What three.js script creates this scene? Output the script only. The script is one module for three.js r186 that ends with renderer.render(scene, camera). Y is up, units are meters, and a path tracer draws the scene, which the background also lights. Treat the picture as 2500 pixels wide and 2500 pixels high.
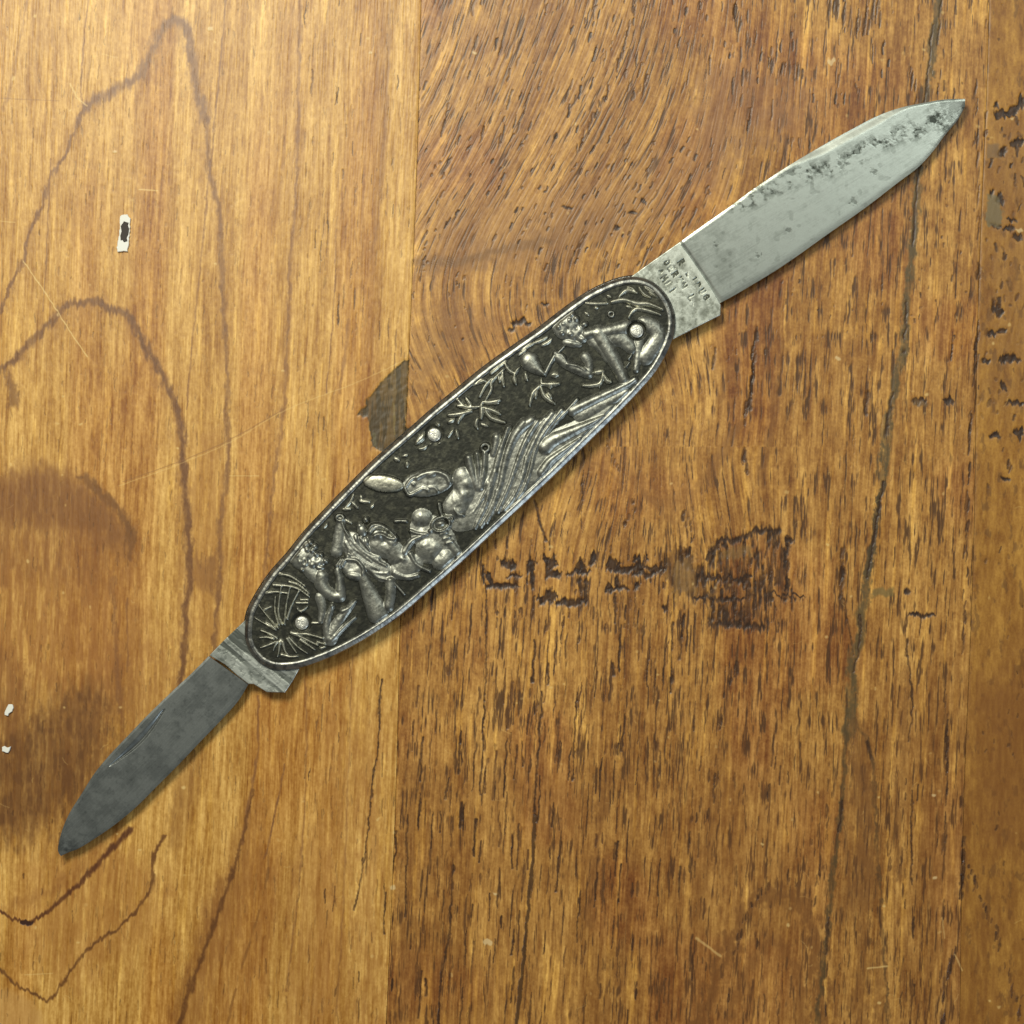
import * as THREE from 'three';
import { RectAreaLightUniformsLib } from 'three/addons/lights/RectAreaLightUniformsLib.js';

// ------------------------------------------------------------------ camera
// One photo pixel on the table is S metres; the lens stands over photo pixel (NX, NY), H metres up.
const S = 5.6e-5, H = 0.27, NX = 1480, NY = 1520, MM = 1e-3;
const scene = new THREE.Scene();
const camera = new THREE.PerspectiveCamera(2 * Math.atan(1250 * S / H) * 180 / Math.PI, 1, 0.01, 20);
camera.up.set(0, 0, -1);
camera.position.set((NX - 1250) * S, H, (NY - 1250) * S);
camera.lookAt((NX - 1250) * S, 0, (NY - 1250) * S);
camera.setViewOffset(2500, 2500, 1250 - NX, 1250 - NY, 2500, 2500);
camera.updateProjectionMatrix();

// ------------------------------------------------------------------ light: a soft ceiling lamp beyond the top of the table and a cool window low on the other side
RectAreaLightUniformsLib.init();
scene.background = new THREE.Color().setRGB(0.12, 0.12, 0.112);      // the dim room all round
function areaLight(name, color, intensity, w, h, at, to) {
  const l = new THREE.RectAreaLight(color, intensity, w, h);
  l.name = name; l.position.set(...at); l.lookAt(...to); scene.add(l); return l;
}
areaLight('ceiling_lamp', new THREE.Color().setRGB(1, 0.97, 0.82), 22, 0.15, 0.14, [-0.125, 0.36, -0.225], [-0.02, 0, -0.03]);
areaLight('window_light', new THREE.Color().setRGB(0.70, 0.84, 1.0), 13, 0.30, 0.22, [0.62, 0.34, 0.66], [0, 0, 0]);

areaLight('added_blade_light', new THREE.Color().setRGB(0.92, 1.0, 0.94), 3.6, 0.20, 0.18, [0.20, 0.52, -0.27], [0.05, 0, -0.05]);  // added light, placed so the large blade mirrors it towards the tip

const renderer = new THREE.WebGLRenderer({ antialias: true });
renderer.toneMapping = THREE.LinearToneMapping;
renderer.toneMappingExposure = 1.04;
renderer.shadowMap.enabled = true;

// ------------------------------------------------------------------ helpers
let seedState = 20240611;
const rnd = () => { seedState = (seedState + 0x6d2b79f5) | 0; let t = Math.imul(seedState ^ (seedState >>> 15), 1 | seedState); t = (t + Math.imul(t ^ (t >>> 7), 61 | t)) ^ t; return ((t ^ (t >>> 14)) >>> 0) / 4294967296; };
const rr = (a, b) => a + (b - a) * rnd();
const TAB = new Float32Array(65536); for (let i = 0; i < 65536; i++) TAB[i] = rnd();
function noise(x, y) {                                                // 0..1
  const xi = Math.floor(x), yi = Math.floor(y); let fx = x - xi, fy = y - yi;
  fx = fx * fx * (3 - 2 * fx); fy = fy * fy * (3 - 2 * fy);
  const a = (yi & 255) << 8, b = ((yi + 1) & 255) << 8, c = xi & 255, d = (xi + 1) & 255;
  const t = TAB[a | c] + (TAB[a | d] - TAB[a | c]) * fx, u = TAB[b | c] + (TAB[b | d] - TAB[b | c]) * fx;
  return t + (u - t) * fy;
}
const fbm = (x, y) => 0.5 * noise(x, y) + 0.27 * noise(x * 2.1 + 17, y * 2.1 + 5) + 0.15 * noise(x * 4.3 + 3, y * 4.3 + 41) + 0.08 * noise(x * 8.7 + 9, y * 8.7 + 77);
const clamp = (x, a = 0, b = 1) => Math.min(b, Math.max(a, x));
const smooth = (a, b, x) => { const t = clamp((x - a) / (b - a)); return t * t * (3 - 2 * t); };
const lerp = (a, b, t) => a + (b - a) * t;
const lin = (c) => { c /= 255; return c <= 0.04045 ? c / 12.92 : Math.pow((c + 0.055) / 1.055, 2.4); };
// photo pixel at height h (metres) -> world
const W = (px, py, h = 0) => [(NX + (px - NX) * (H - h) / H - 1250) * S, h, (NY + (py - NY) * (H - h) / H - 1250) * S];
function spline(pts, step = 6, closed = false) {                      // Catmull-Rom through points, sampled about every `step` pixels
  const n = pts.length, out = [], segs = closed ? n : n - 1;
  const P = (i) => closed ? pts[(i + n) % n] : pts[clamp(i, 0, n - 1)];
  for (let i = 0; i < segs; i++) {
    const a = P(i - 1), b = P(i), c = P(i + 1), d = P(i + 2);
    const k = Math.max(1, Math.round(Math.hypot(c[0] - b[0], c[1] - b[1]) / step));
    for (let j = 0; j < k; j++) {
      const t = j / k, t2 = t * t, t3 = t2 * t;
      out.push([0, 1].map((q) => 0.5 * (2 * b[q] + (c[q] - a[q]) * t + (2 * a[q] - 5 * b[q] + 4 * c[q] - d[q]) * t2 + (3 * b[q] - a[q] - 3 * c[q] + d[q]) * t3)));
    }
  }
  if (!closed) out.push(pts[n - 1]);
  return out;
}
function tag(o, label, category, group, kind) {
  if (label) o.userData.label = label;
  if (category) o.userData.category = category;
  if (group) o.userData.group = group;
  if (kind) o.userData.kind = kind;
  return o;
}
function mesh(name, geometry, material, parent = scene) {
  const m = new THREE.Mesh(geometry, material); m.name = name; m.castShadow = m.receiveShadow = true; parent.add(m); return m;
}
function tex(data, w, h, srgb) {
  const t = new THREE.DataTexture(data, w, h, THREE.RGBAFormat); t.magFilter = THREE.LinearFilter; t.minFilter = THREE.LinearFilter;
  if (srgb) t.colorSpace = THREE.SRGBColorSpace; t.needsUpdate = true; return t;
}

// ================================================================== the wooden table: what it is made of
const T0 = -350, TSPAN = 3200, TN = 2048, TK = TN / TSPAN;           // texture covers photo pixels T0 .. T0 + TSPAN both ways
const J1 = (y) => 1028 - 0.0335 * y + 3 * Math.sin(y * 0.004), J2 = (y) => 2413 - 0.029 * y + 3 * Math.sin(y * 0.005 + 1);
const R = new Float32Array(TN * TN), G = new Float32Array(TN * TN), B = new Float32Array(TN * TN), HF = new Float32Array(TN * TN), HM = new Float32Array(TN * TN), RO = new Float32Array(TN * TN);
// shear of the grain in the middle board: slanted above, curling round a knot, straight below
function grainShift(x, y) {
  const k = smooth(2050, 1500, x) * smooth(1050, 430, y);
  let f = k * (0.24 * (y - 700) + 0.00035 * Math.max(0, y) * y);
  const dx = (x - 1590) / 190, dy = (y - 1090) / 190, r2 = dx * dx + dy * dy;   // small eye below the knife
  f += 120 * Math.exp(-r2 * 0.9) * dx * (dy > 0 ? 1 : 0.6);
  return f;
}
for (let j = 0; j < TN; j++) {
  const py = T0 + (j + 0.5) / TK, j1 = J1(py), j2 = J2(py);
  for (let i = 0; i < TN; i++) {
    const px = T0 + (i + 0.5) / TK, k = j * TN + i;
    const wob = 22 * noise(px * 0.004 + 3, py * 0.0016) + 5 * noise(px * 0.02, py * 0.006 + 9);
    let r, g, b, h, ro = 0.52;
    if (px < j1) {
      const s = px + 0.045 * py + wob;
      const f1 = noise(s * 0.11, py * 0.006), f2 = noise(s * 0.31 + 50, py * 0.014), f3 = noise(s * 0.021 + 9, py * 0.0011), f4 = fbm(px * 0.035, py * 0.022), f5 = noise(s * 0.6, py * 0.05), f7 = noise(px * 0.22, py * 0.11), f8 = noise(px * 0.42 + 9, py * 0.3);
      let v = 0.34 * (f1 - 0.5) + 0.30 * (f2 - 0.5) + 0.26 * (f3 - 0.5) + 0.22 * (f4 - 0.5) + 0.22 * (f5 - 0.5) + 0.20 * (f7 - 0.5) + 0.16 * (f8 - 0.5);
      v -= 0.30 * smooth(0.66, 0.86, noise(s * 0.17 + 77, py * 0.012)) * noise(s * 0.4, py * 0.03);
      v *= 1.6; const li = smooth(0.6, 0.86, 0.7 * noise(s * 0.12 + 200, py * 0.005) + 0.3 * noise(s * 0.3 + 20, py * 0.02)); r = 206 + 66 * v + 18 * li; g = 156 + 70 * v + 17 * li; b = 78 + 60 * v + 8 * li;
      const red = smooth(0.5, 0.85, noise(s * 0.012 + 40, py * 0.0016 + 4)); r -= 12 * red; g -= 17 * red; b -= 14 * red;
      h = 0.5 * f2 + 0.3 * f5 + 0.2 * f7;
    } else if (px < j2) {
      const s = px + 0.05 * py + wob + grainShift(px, py);
      const f1 = noise(s * 0.085, py * 0.007), f2 = noise(s * 0.26 + 50, py * 0.013), f3 = noise(s * 0.016 + 9, py * 0.0013), f4 = fbm(px * 0.03, py * 0.026), f5 = noise(s * 0.5, py * 0.04), f6 = fbm(px * 0.13, py * 0.09), f8 = noise(px * 0.4 + 9, py * 0.27);
      let v = 0.32 * (f1 - 0.5) + 0.30 * (f2 - 0.5) + 0.30 * (f3 - 0.5) + 0.34 * (f4 - 0.5) + 0.24 * (f5 - 0.5) + 0.34 * (f6 - 0.5) + 0.18 * (f8 - 0.5);
      v *= 1.6; r = 178 + 78 * v; g = 127 + 75 * v; b = 60 + 52 * v;
      const pur = smooth(0.5, 0.78, noise(px * 0.006 + 20, py * 0.005 + 8)); r -= 12 * pur; g -= 15 * pur; b -= 8 * pur;
      // broken dark grain: hollow vessels too fine to draw one by one
      const dens = smooth(0.3, 0.7, noise(px * 0.008 + 60, py * 0.0025 + 3));
      const fl = smooth(0.66 - 0.08 * dens, 0.84 - 0.06 * dens, 0.62 * noise(s * 0.19 + 31, py * 0.017) + 0.38 * noise(s * 0.5 + 11, py * 0.05));
      const li = smooth(0.58, 0.86, 0.7 * noise(s * 0.11 + 200, py * 0.005) + 0.3 * noise(s * 0.3 + 20, py * 0.02)); r += 30 * li; g += 26 * li; b += 10 * li;
      r += (66 - r) * 0.76 * fl; g += (40 - g) * 0.76 * fl; b += (17 - b) * 0.76 * fl;
      h = 0.45 * f2 + 0.25 * f5 + 0.1 * f1 + 0.3 * f6 - 0.5 * fl;
    } else {
      const s = px + 0.03 * py + wob;
      const f4 = fbm(px * 0.03, py * 0.012), f6 = fbm(s * 0.14, py * 0.035), f3 = noise(s * 0.06, py * 0.004), f8 = noise(px * 0.4 + 9, py * 0.3);
      let v = 0.5 * (f4 - 0.5) + 0.7 * (f6 - 0.5) + 0.25 * (f3 - 0.5) + 0.2 * (f8 - 0.5);
      r = 164 + 84 * v; g = 114 + 80 * v; b = 44 + 50 * v; h = 1.1 * f6;
      const fl = smooth(0.60, 0.74, fbm(px * 0.075 + 70, py * 0.03)); r += (92 - r) * 0.45 * fl; g += (60 - g) * 0.45 * fl; b += (28 - b) * 0.45 * fl;
    }
    R[k] = r; G[k] = g; B[k] = b; HF[k] = 0.55 + 0.22 * h; RO[k] = ro;
  }
}
// painting tools in photo pixels: each walks the texels near a shape and hands (index, coverage 0..1)
function area(x0, y0, x1, y1, fn) {
  const i0 = Math.max(0, Math.floor((x0 - T0) * TK)), i1 = Math.min(TN - 1, Math.ceil((x1 - T0) * TK)), j0 = Math.max(0, Math.floor((y0 - T0) * TK)), j1 = Math.min(TN - 1, Math.ceil((y1 - T0) * TK));
  for (let j = j0; j <= j1; j++) for (let i = i0; i <= i1; i++) fn(j * TN + i, T0 + (i + 0.5) / TK, T0 + (j + 0.5) / TK);
}
const mix = (k, c, a) => { R[k] += (c[0] - R[k]) * a; G[k] += (c[1] - G[k]) * a; B[k] += (c[2] - B[k]) * a; };
function stroke(pts, w, c, a, o = {}) {                               // o: soft (0..1), rough (edge noise in px), dash (0..1 of length kept), deep (fine relief), macro (mm)
  const soft = o.soft ?? 0.5, rough = o.rough ?? w * 0.5, w1 = o.w1 ?? w, deep = o.deep ?? 0, sd = rr(0, 900), fib = o.fib ?? 0;
  const q = o.straight ? pts : spline(pts, 10);
  let len = 0; const L = [0]; for (let i = 1; i < q.length; i++) L.push(len += Math.hypot(q[i][0] - q[i - 1][0], q[i][1] - q[i - 1][1]));
  const best = new Map(), m = Math.max(w, w1) + rough * 1.5 + fib + 3;
  for (let i = 1; i < q.length; i++) {
    const [ax, ay] = q[i - 1], [bx, by] = q[i], ex = bx - ax, ey = by - ay, e2 = ex * ex + ey * ey || 1;
    area(Math.min(ax, bx) - m, Math.min(ay, by) - m, Math.max(ax, bx) + m, Math.max(ay, by) + m, (k, x, y) => {
      const xx = x + rough * 2 * (noise(x * 0.11 + sd, y * 0.05) - 0.5) + rough * 0.8 * (noise(x * 0.33 + sd, y * 0.2) - 0.5), yy = y + rough * (noise(x * 0.09, y * 0.09 + sd) - 0.5) + fib * 2 * (noise(x * 0.24 + sd, y * 0.012) - 0.5);
      const t = clamp(((xx - ax) * ex + (yy - ay) * ey) / e2), d = Math.hypot(xx - ax - ex * t, yy - ay - ey * t), u = (L[i - 1] + t * (L[i] - L[i - 1])) / len;
      const ww = lerp(w, w1, u) * (o.taper ? Math.sqrt(Math.max(0, 4 * u * (1 - u))) * 1.1 : 1);
      let v = ww > 0 ? 1 - smooth(1 - soft, 1, d / ww) : 0;
      if (o.dash) v *= smooth(1 - o.dash - 0.08, 1 - o.dash + 0.08, noise(u * len * 0.035 + sd, 3.3));
      if (o.mottle) v *= 1 - o.mottle * smooth(0.3, 0.75, 0.6 * noise(x * 0.10 + sd, y * 0.03) + 0.4 * noise(x * 0.3, y * 0.16 + sd));
      if (v > 0 && v > (best.get(k) ?? 0)) best.set(k, v);
    });
  }
  for (const [k, v] of best) { mix(k, c, v * a); HF[k] -= v * deep; if (o.macro) HM[k] = Math.min(HM[k], -o.macro * v); if (o.ro) RO[k] = lerp(RO[k], o.ro, v); }
}
function inside(x, y, P) { let c = false; for (let i = 0, j = P.length - 1; i < P.length; j = i++) if ((P[i][1] > y) !== (P[j][1] > y) && x < (P[j][0] - P[i][0]) * (y - P[i][1]) / (P[j][1] - P[i][1]) + P[i][0]) c = !c; return c; }
function polyDist(x, y, P) { let m = 1e9; for (let i = 0, j = P.length - 1; i < P.length; j = i++) { const ex = P[i][0] - P[j][0], ey = P[i][1] - P[j][1], t = clamp(((x - P[j][0]) * ex + (y - P[j][1]) * ey) / (ex * ex + ey * ey || 1)), d = Math.hypot(x - P[j][0] - ex * t, y - P[j][1] - ey * t); if (d < m) m = d; } return m; }
function patch(P, c, a, o = {}) {                                     // a stained or gouged outline; o: soft px, rough px, streak (0..1 lighter grain left standing), deep, macro
  const soft = o.soft ?? 4, rough = o.rough ?? 8, fib = o.fib ?? 0, m = soft + rough * 2 + fib + 4, sd = rr(0, 900), xs = P.map((p) => p[0]), ys = P.map((p) => p[1]);
  area(Math.min(...xs) - m, Math.min(...ys) - m, Math.max(...xs) + m, Math.max(...ys) + m, (k, x, y) => {
    const xx = x + rough * 1.5 * (noise(x * 0.09 + sd, y * 0.045) - 0.5) + rough * (noise(x * 0.3 + sd, y * 0.2) - 0.5), yy = y + rough * 2.2 * (noise(x * 0.12 + sd, y * 0.04 + 8) - 0.5) + fib * 2 * (0.65 * noise(x * 0.16 + sd, y * 0.012) + 0.35 * noise(x * 0.4 + sd, y * 0.02) - 0.5);
    let d = polyDist(xx, yy, P); if (!inside(xx, yy, P)) d = -d;
    let v = smooth(-soft, soft, d); if (v <= 0) return;
    if (o.streak) v *= 1 - o.streak * smooth(0.42, 0.62, 0.7 * noise(x * 0.15 + sd, y * 0.022) + 0.3 * noise(x * 0.4 + sd, y * 0.07));
    if (o.mottle) v *= 1 - o.mottle * smooth(0.35, 0.7, fbm(x * 0.05 + sd, y * 0.04));
    mix(k, c, v * a); HF[k] -= v * (o.deep ?? 0); if (o.macro) HM[k] = Math.min(HM[k], -o.macro * v * (0.6 + 0.8 * noise(x * 0.15, y * 0.15)));
  });
}
const blob = (x, y, rx, ry, c, a, o = {}) => patch(Array.from({ length: 12 }, (_, i) => [x + rx * Math.cos(i * Math.PI / 6), y + ry * Math.sin(i * Math.PI / 6)]), c, a, { soft: 2, rough: Math.min(rx, ry) * 0.6, fib: Math.min(8, ry * 0.6), ...o });
const from = (x0, y0, k, pts) => pts.map(([x, y]) => [x0 + x * k, y0 + y * k]);

const BROWN = [126, 82, 46], DARK = [52, 30, 12], UMBER = [84, 52, 24], GREYB = [88, 72, 44];
// --- broad stains in the left board, streaked browns low on the other boards
patch([[-40, 1190], [50, 1148], [110, 1140], [200, 1185], [250, 1215], [318, 1280], [320, 1375], [296, 1340], [205, 1300], [100, 1285], [-40, 1270]], [124, 78, 34], 0.8, { soft: 30, rough: 20, streak: 0.35 });
stroke([[205, 1165], [262, 1220], [312, 1275], [316, 1360]], 15, [112, 72, 30], 0.75, { soft: 0.8, rough: 9 });
patch([[-40, 1300], [200, 1290], [330, 1400], [340, 1600], [260, 1700], [120, 1700], [-40, 1640]], [150, 94, 40], 0.6, { soft: 70, rough: 34, streak: 0.55 });
patch([[-60, 1800], [60, 1790], [170, 1700], [260, 1690], [250, 1830], [215, 1930], [140, 1985], [60, 2050], [-60, 2010]], [88, 54, 22], 0.82, { soft: 46, rough: 34, streak: 0.35, mottle: 0.3 });
patch([[-40, 1560], [40, 1600], [70, 1700], [60, 1790], [-40, 1800]], [132, 82, 36], 0.6, { soft: 26, rough: 20, streak: 0.5 });
patch([[470, 1345], [500, 1370], [538, 1340], [536, 1465], [500, 1455], [470, 1420]], [126, 82, 38], 0.75, { soft: 10, rough: 14, streak: 0.35 });
patch([[15, 900], [40, 940], [42, 1000], [20, 990]], [122, 80, 36], 0.7, { soft: 8, rough: 8 });
patch([[440, 1840], [500, 1840], [480, 1960], [440, 2060], [410, 2080], [420, 1960]], [142, 96, 42], 0.6, { soft: 18, rough: 10, streak: 0.4 });
patch([[600, 1950], [650, 1950], [610, 2160], [540, 2350], [480, 2520], [420, 2520], [500, 2300]], [150, 98, 44], 0.5, { soft: 24, rough: 14, streak: 0.4 });
patch([[720, 2050], [800, 2000], [820, 2300], [780, 2520], [690, 2520]], [160, 106, 48], 0.45, { soft: 30, rough: 20, streak: 0.5 });
patch([[-60, 2385], [60, 2430], [130, 2520], [-60, 2520]], [206, 158, 92], 0.6, { soft: 12, rough: 8 });
patch([[230, 1560], [330, 1500], [420, 1560], [440, 1700], [330, 1800], [240, 1760]], [156, 102, 46], 0.5, { soft: 50, rough: 30, streak: 0.6 });
patch([[60, 2100], [300, 2060], [420, 2150], [380, 2300], [180, 2420], [60, 2330]], [164, 108, 48], 0.5, { soft: 50, rough: 30, streak: 0.5 });
patch([[500, 2200], [640, 2060], [720, 2120], [660, 2400], [560, 2520], [460, 2520]], [146, 92, 38], 0.5, { soft: 50, rough: 30, streak: 0.6 });
patch([[780, 1700], [860, 1660], [900, 1900], [870, 2200], [840, 2500], [760, 2500], [800, 2100]], [160, 104, 46], 0.4, { soft: 40, rough: 30, streak: 0.6 });
patch([[470, 1060], [540, 1040], [560, 1300], [540, 1560], [470, 1560], [462, 1300]], [176, 122, 58], 0.45, { soft: 16, rough: 14, streak: 0.5 });
for (const [p, w, a] of [[[[-60, 880], [40, 700], [110, 500], [200, 285], [340, 200], [400, 90], [450, 75], [480, 240], [510, 420], [540, 620], [550, 900]], 26, 0.28], [[[-40, 940], [60, 880], [150, 780], [240, 756], [320, 800], [390, 930], [438, 1080], [452, 1300], [450, 1600]], 32, 0.38], [[[-40, 1240], [60, 1190], [150, 1180], [240, 1250], [300, 1350]], 60, 0.4], [[[720, 0], [718, 460], [695, 900], [660, 1250]], 20, 0.25], [[[930, 0], [925, 400], [900, 900]], 26, 0.22]]) stroke(p, w, [150, 100, 48], a, { rough: w * 0.6, soft: 1, fib: 18, mottle: 0.5 });
patch([[-60, 1150], [120, 1150], [250, 1240], [310, 1340], [250, 1440], [60, 1420], [-60, 1400]], [130, 82, 36], 0.5, { soft: 60, rough: 30, streak: 0.5 });
patch([[-60, 1740], [120, 1690], [280, 1660], [300, 1800], [230, 1960], [100, 2060], [-60, 2060]], [118, 74, 32], 0.5, { soft: 70, rough: 36, streak: 0.5 });
patch([[1640, 2000], [1800, 1860], [2040, 1900], [2040, 2560], [1560, 2560]], [132, 82, 34], 0.42, { soft: 110, rough: 50, streak: 0.5, mottle: 0.3 });  // broad, streaked darker brown over the lower middle and right boards
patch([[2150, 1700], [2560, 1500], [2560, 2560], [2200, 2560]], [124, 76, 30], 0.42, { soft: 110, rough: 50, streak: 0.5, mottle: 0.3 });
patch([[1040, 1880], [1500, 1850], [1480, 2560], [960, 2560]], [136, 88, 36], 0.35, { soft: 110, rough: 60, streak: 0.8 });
patch([[880, 1760], [946, 1740], [936, 2000], [926, 2540], [850, 2540], [872, 2100]], [156, 102, 44], 0.5, { soft: 34, rough: 24, streak: 0.6 });
// --- growth lines of the left board
stroke([[-60, 870], [0, 761], [31, 688], [57, 637], [72, 569], [104, 497], [119, 440], [155, 383], [181, 321], [207, 259]], 7, [122, 80, 44], 0.85, { rough: 5, soft: 0.8, fib: 5, mottle: 0.35 });
stroke([[207, 259], [259, 228], [311, 202], [342, 181], [367, 135], [393, 78], [424, 49], [450, 62], [461, 104], [468, 155], [481, 217], [502, 290]], 19, [130, 90, 58], 0.9, { rough: 8, soft: 0.85, fib: 8, mottle: 0.3 });
stroke([[502, 290], [507, 331], [510, 393], [516, 445], [533, 507], [541, 595], [543, 699], [549, 802], [556, 906], [554, 1000], [555, 1148], [538, 1273], [538, 1397], [526, 1521], [517, 1690]], 10, [126, 84, 46], 0.8, { rough: 5, soft: 0.9, fib: 5, mottle: 0.35 });
stroke([[-40, 915], [0, 901], [41, 875], [83, 828], [129, 782], [166, 745], [207, 740], [238, 735], [269, 756], [311, 766], [336, 807], [362, 859], [393, 911], [410, 945], [431, 995], [443, 1057], [449, 1132], [453, 1231], [460, 1314], [462, 1418], [453, 1500], [451, 1604], [430, 1700]], 14, [112, 72, 38], 0.9, { rough: 6, soft: 0.8, fib: 6, mottle: 0.3 });
for (const [pts, w, a] of [
  [[[732, -40], [730, 207], [722, 466], [709, 673], [700, 900], [687, 1045], [667, 1190], [650, 1356], [640, 1500]], 7, 0.5],
  [[[554, -40], [538, 155], [523, 311], [507, 466], [492, 621], [471, 828], [455, 1000]], 3.5, 0.55],
  [[[222, -40], [207, 78], [197, 207], [200, 250]], 3, 0.6], [[[67, -10], [31, 181], [10, 269]], 7, 0.3], [[[124, 388], [117, 540], [111, 673], [105, 760]], 2.6, 0.6],
  [[[330, 205], [334, 420], [318, 600]], 3, 0.25], [[[820, 560], [818, 700], [806, 860], [796, 960]], 3, 0.6], [[[850, 780], [838, 900], [830, 960]], 5, 0.4], [[[952, -40], [944, 220], [930, 480], [905, 640]], 8, 0.28], [[[886, 200], [886, 480], [880, 760]], 5, 0.25],
  [[[290, 1600], [300, 1800], [310, 1900]], 8, 0.35], [[[630, 1700], [629, 1824], [613, 1928], [590, 2060]], 5, 0.6], [[[696, 1866], [683, 1928], [662, 2031], [646, 2097]], 4, 0.75], [[[745, 1660], [748, 1850], [735, 2100], [700, 2420]], 4, 0.4], [[[860, 1600], [850, 1900], [838, 2200], [820, 2480]], 4, 0.35],
  [[[276, 1410], [282, 1560], [290, 1740]], 9, 0.45], [[[310, 1460], [312, 1640]], 4, 0.5]]) stroke(pts, w, BROWN, Math.min(1, a * 1.25), { rough: w * 0.6, soft: 0.9, mottle: 0.45 });
stroke([[420, 2530], [445, 2425], [474, 2346], [498, 2288], [519, 2226], [544, 2155]], 30, [130, 80, 32], 0.5, { rough: 12, soft: 1, fib: 10, mottle: 0.5 });
stroke([[20, 2215], [150, 2160], [230, 2080], [300, 2010]], 26, [140, 88, 38], 0.45, { rough: 12, soft: 1, fib: 12, mottle: 0.5 });
stroke([[-40, 2205], [0, 2226], [54, 2251], [83, 2247], [174, 2176], [240, 2106], [290, 2056], [318, 2024]], 5, [88, 48, 20], 0.95, { rough: 4, w1: 12, soft: 0.8, fib: 4, mottle: 0.2 });
blob(66, 2252, 17, 7, [58, 32, 22], 0.95, { deep: 0.2 });
stroke([[-40, 2340], [0, 2367], [41, 2404], [95, 2433], [124, 2441], [174, 2367], [224, 2309], [298, 2259], [356, 2193], [373, 2151], [375, 2089], [400, 2040]], 6, [104, 64, 26], 0.92, { rough: 4, soft: 0.85, fib: 4, mottle: 0.25 });
stroke([[432, 2530], [460, 2425], [489, 2346], [513, 2288], [534, 2226], [559, 2155], [580, 2093], [600, 2010], [615, 1928]], 12, [100, 60, 22], 0.92, { rough: 5, w1: 6, soft: 0.85, fib: 4, mottle: 0.3 });
stroke([[555, 2500], [585, 2380], [640, 2200], [655, 2120]], 4, [130, 84, 34], 0.6, { dash: 0.6 });
// --- middle board: bands, darker heartwood round the knots, curls
patch([[1020, 640], [1150, 618], [1350, 540], [1500, 500], [1560, 560], [1400, 620], [1200, 650], [1020, 668]], [132, 92, 52], 0.5, { soft: 22, rough: 22, mottle: 0.4 });
patch([[1020, 560], [1300, 480], [1600, 380], [1750, 330], [1600, 560], [1300, 640], [1020, 650]], [160, 114, 66], 0.5, { soft: 50, rough: 40, mottle: 0.3 });
patch([[1700, 170], [1820, 150], [1990, 240], [1960, 330], [1850, 350], [1760, 480], [1700, 420]], [150, 106, 70], 0.55, { soft: 34, rough: 34, mottle: 0.45 });
patch([[1020, 760], [1130, 730], [1230, 780], [1120, 880], [1015, 960]], [150, 106, 58], 0.45, { soft: 24, rough: 20, mottle: 0.5 });
stroke([[1020, 640], [1110, 640], [1230, 610], [1340, 590]], 16, [116, 80, 42], 0.5, { rough: 14, soft: 0.9 });
for (let q = 0; q < 5; q++) stroke([[1440 + q * 52, 1010 + q * 4], [1500 + q * 34, 1130 + q * 24], [1600 + q * 14, 1216 + q * 20], [1700 + q * 6, 1180 + q * 6], [1790 + q * 6, 1050 - q * 6]], 13 - q, [138, 92, 44], 0.3, { rough: 9, soft: 0.95 });
stroke([[1640, 900], [1660, 1000], [1720, 1060], [1760, 960], [1790, 880]], 10, [140, 94, 46], 0.3, { rough: 9, soft: 0.9 });
stroke([[1390, 1190], [1440, 1130], [1520, 1190], [1560, 1260]], 10, [142, 96, 46], 0.35, { rough: 8, soft: 0.9 });
for (const [pts, w, a] of [
  [[[1700, 2520], [1770, 2330], [1850, 2200], [1950, 2200], [1990, 2320], [2010, 2520]], 34, 0.7], [[[1760, 2520], [1820, 2380], [1880, 2300], [1940, 2360], [1960, 2520]], 22, 0.4], [[[1780, 1690], [1760, 1900], [1730, 2080], [1700, 2240]], 20, 0.3], [[[1700, 1560], [1680, 1800], [1660, 2000]], 12, 0.25],
  [[[2100, 1780], [2110, 2000], [2100, 2520]], 34, 0.45], [[[2215, 1620], [2200, 1900], [2190, 2140]], 16, 0.45], [[[2150, 2520], [2150, 2330]], 20, 0.4], [[[1920, 800], [1900, 940], [1880, 1060], [1860, 1180]], 14, 0.4], [[[2060, 840], [2040, 1100]], 12, 0.25],
  [[[1480, 1900], [1470, 2000], [1450, 2120], [1430, 2260]], 18, 0.5], [[[1010, 1880], [1000, 2100], [985, 2500]], 30, 0.3], [[[1560, 1700], [1545, 2000], [1520, 2400]], 16, 0.25], [[[1230, 1750], [1215, 2050]], 14, 0.25], [[[1500, 2300], [1470, 2520]], 26, 0.3]]) stroke(pts, w, [120, 76, 32], a, { rough: w * 0.7, soft: 0.9 });
// --- right board: darker, crumbly
patch([[2420, 300], [2540, 300], [2540, 1000], [2400, 1000]], [140, 98, 52], 0.35, { soft: 40, rough: 30, mottle: 0.5 });
patch([[2380, 1700], [2540, 1600], [2540, 2100], [2420, 2060]], [124, 76, 30], 0.45, { soft: 50, rough: 30 });
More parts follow.
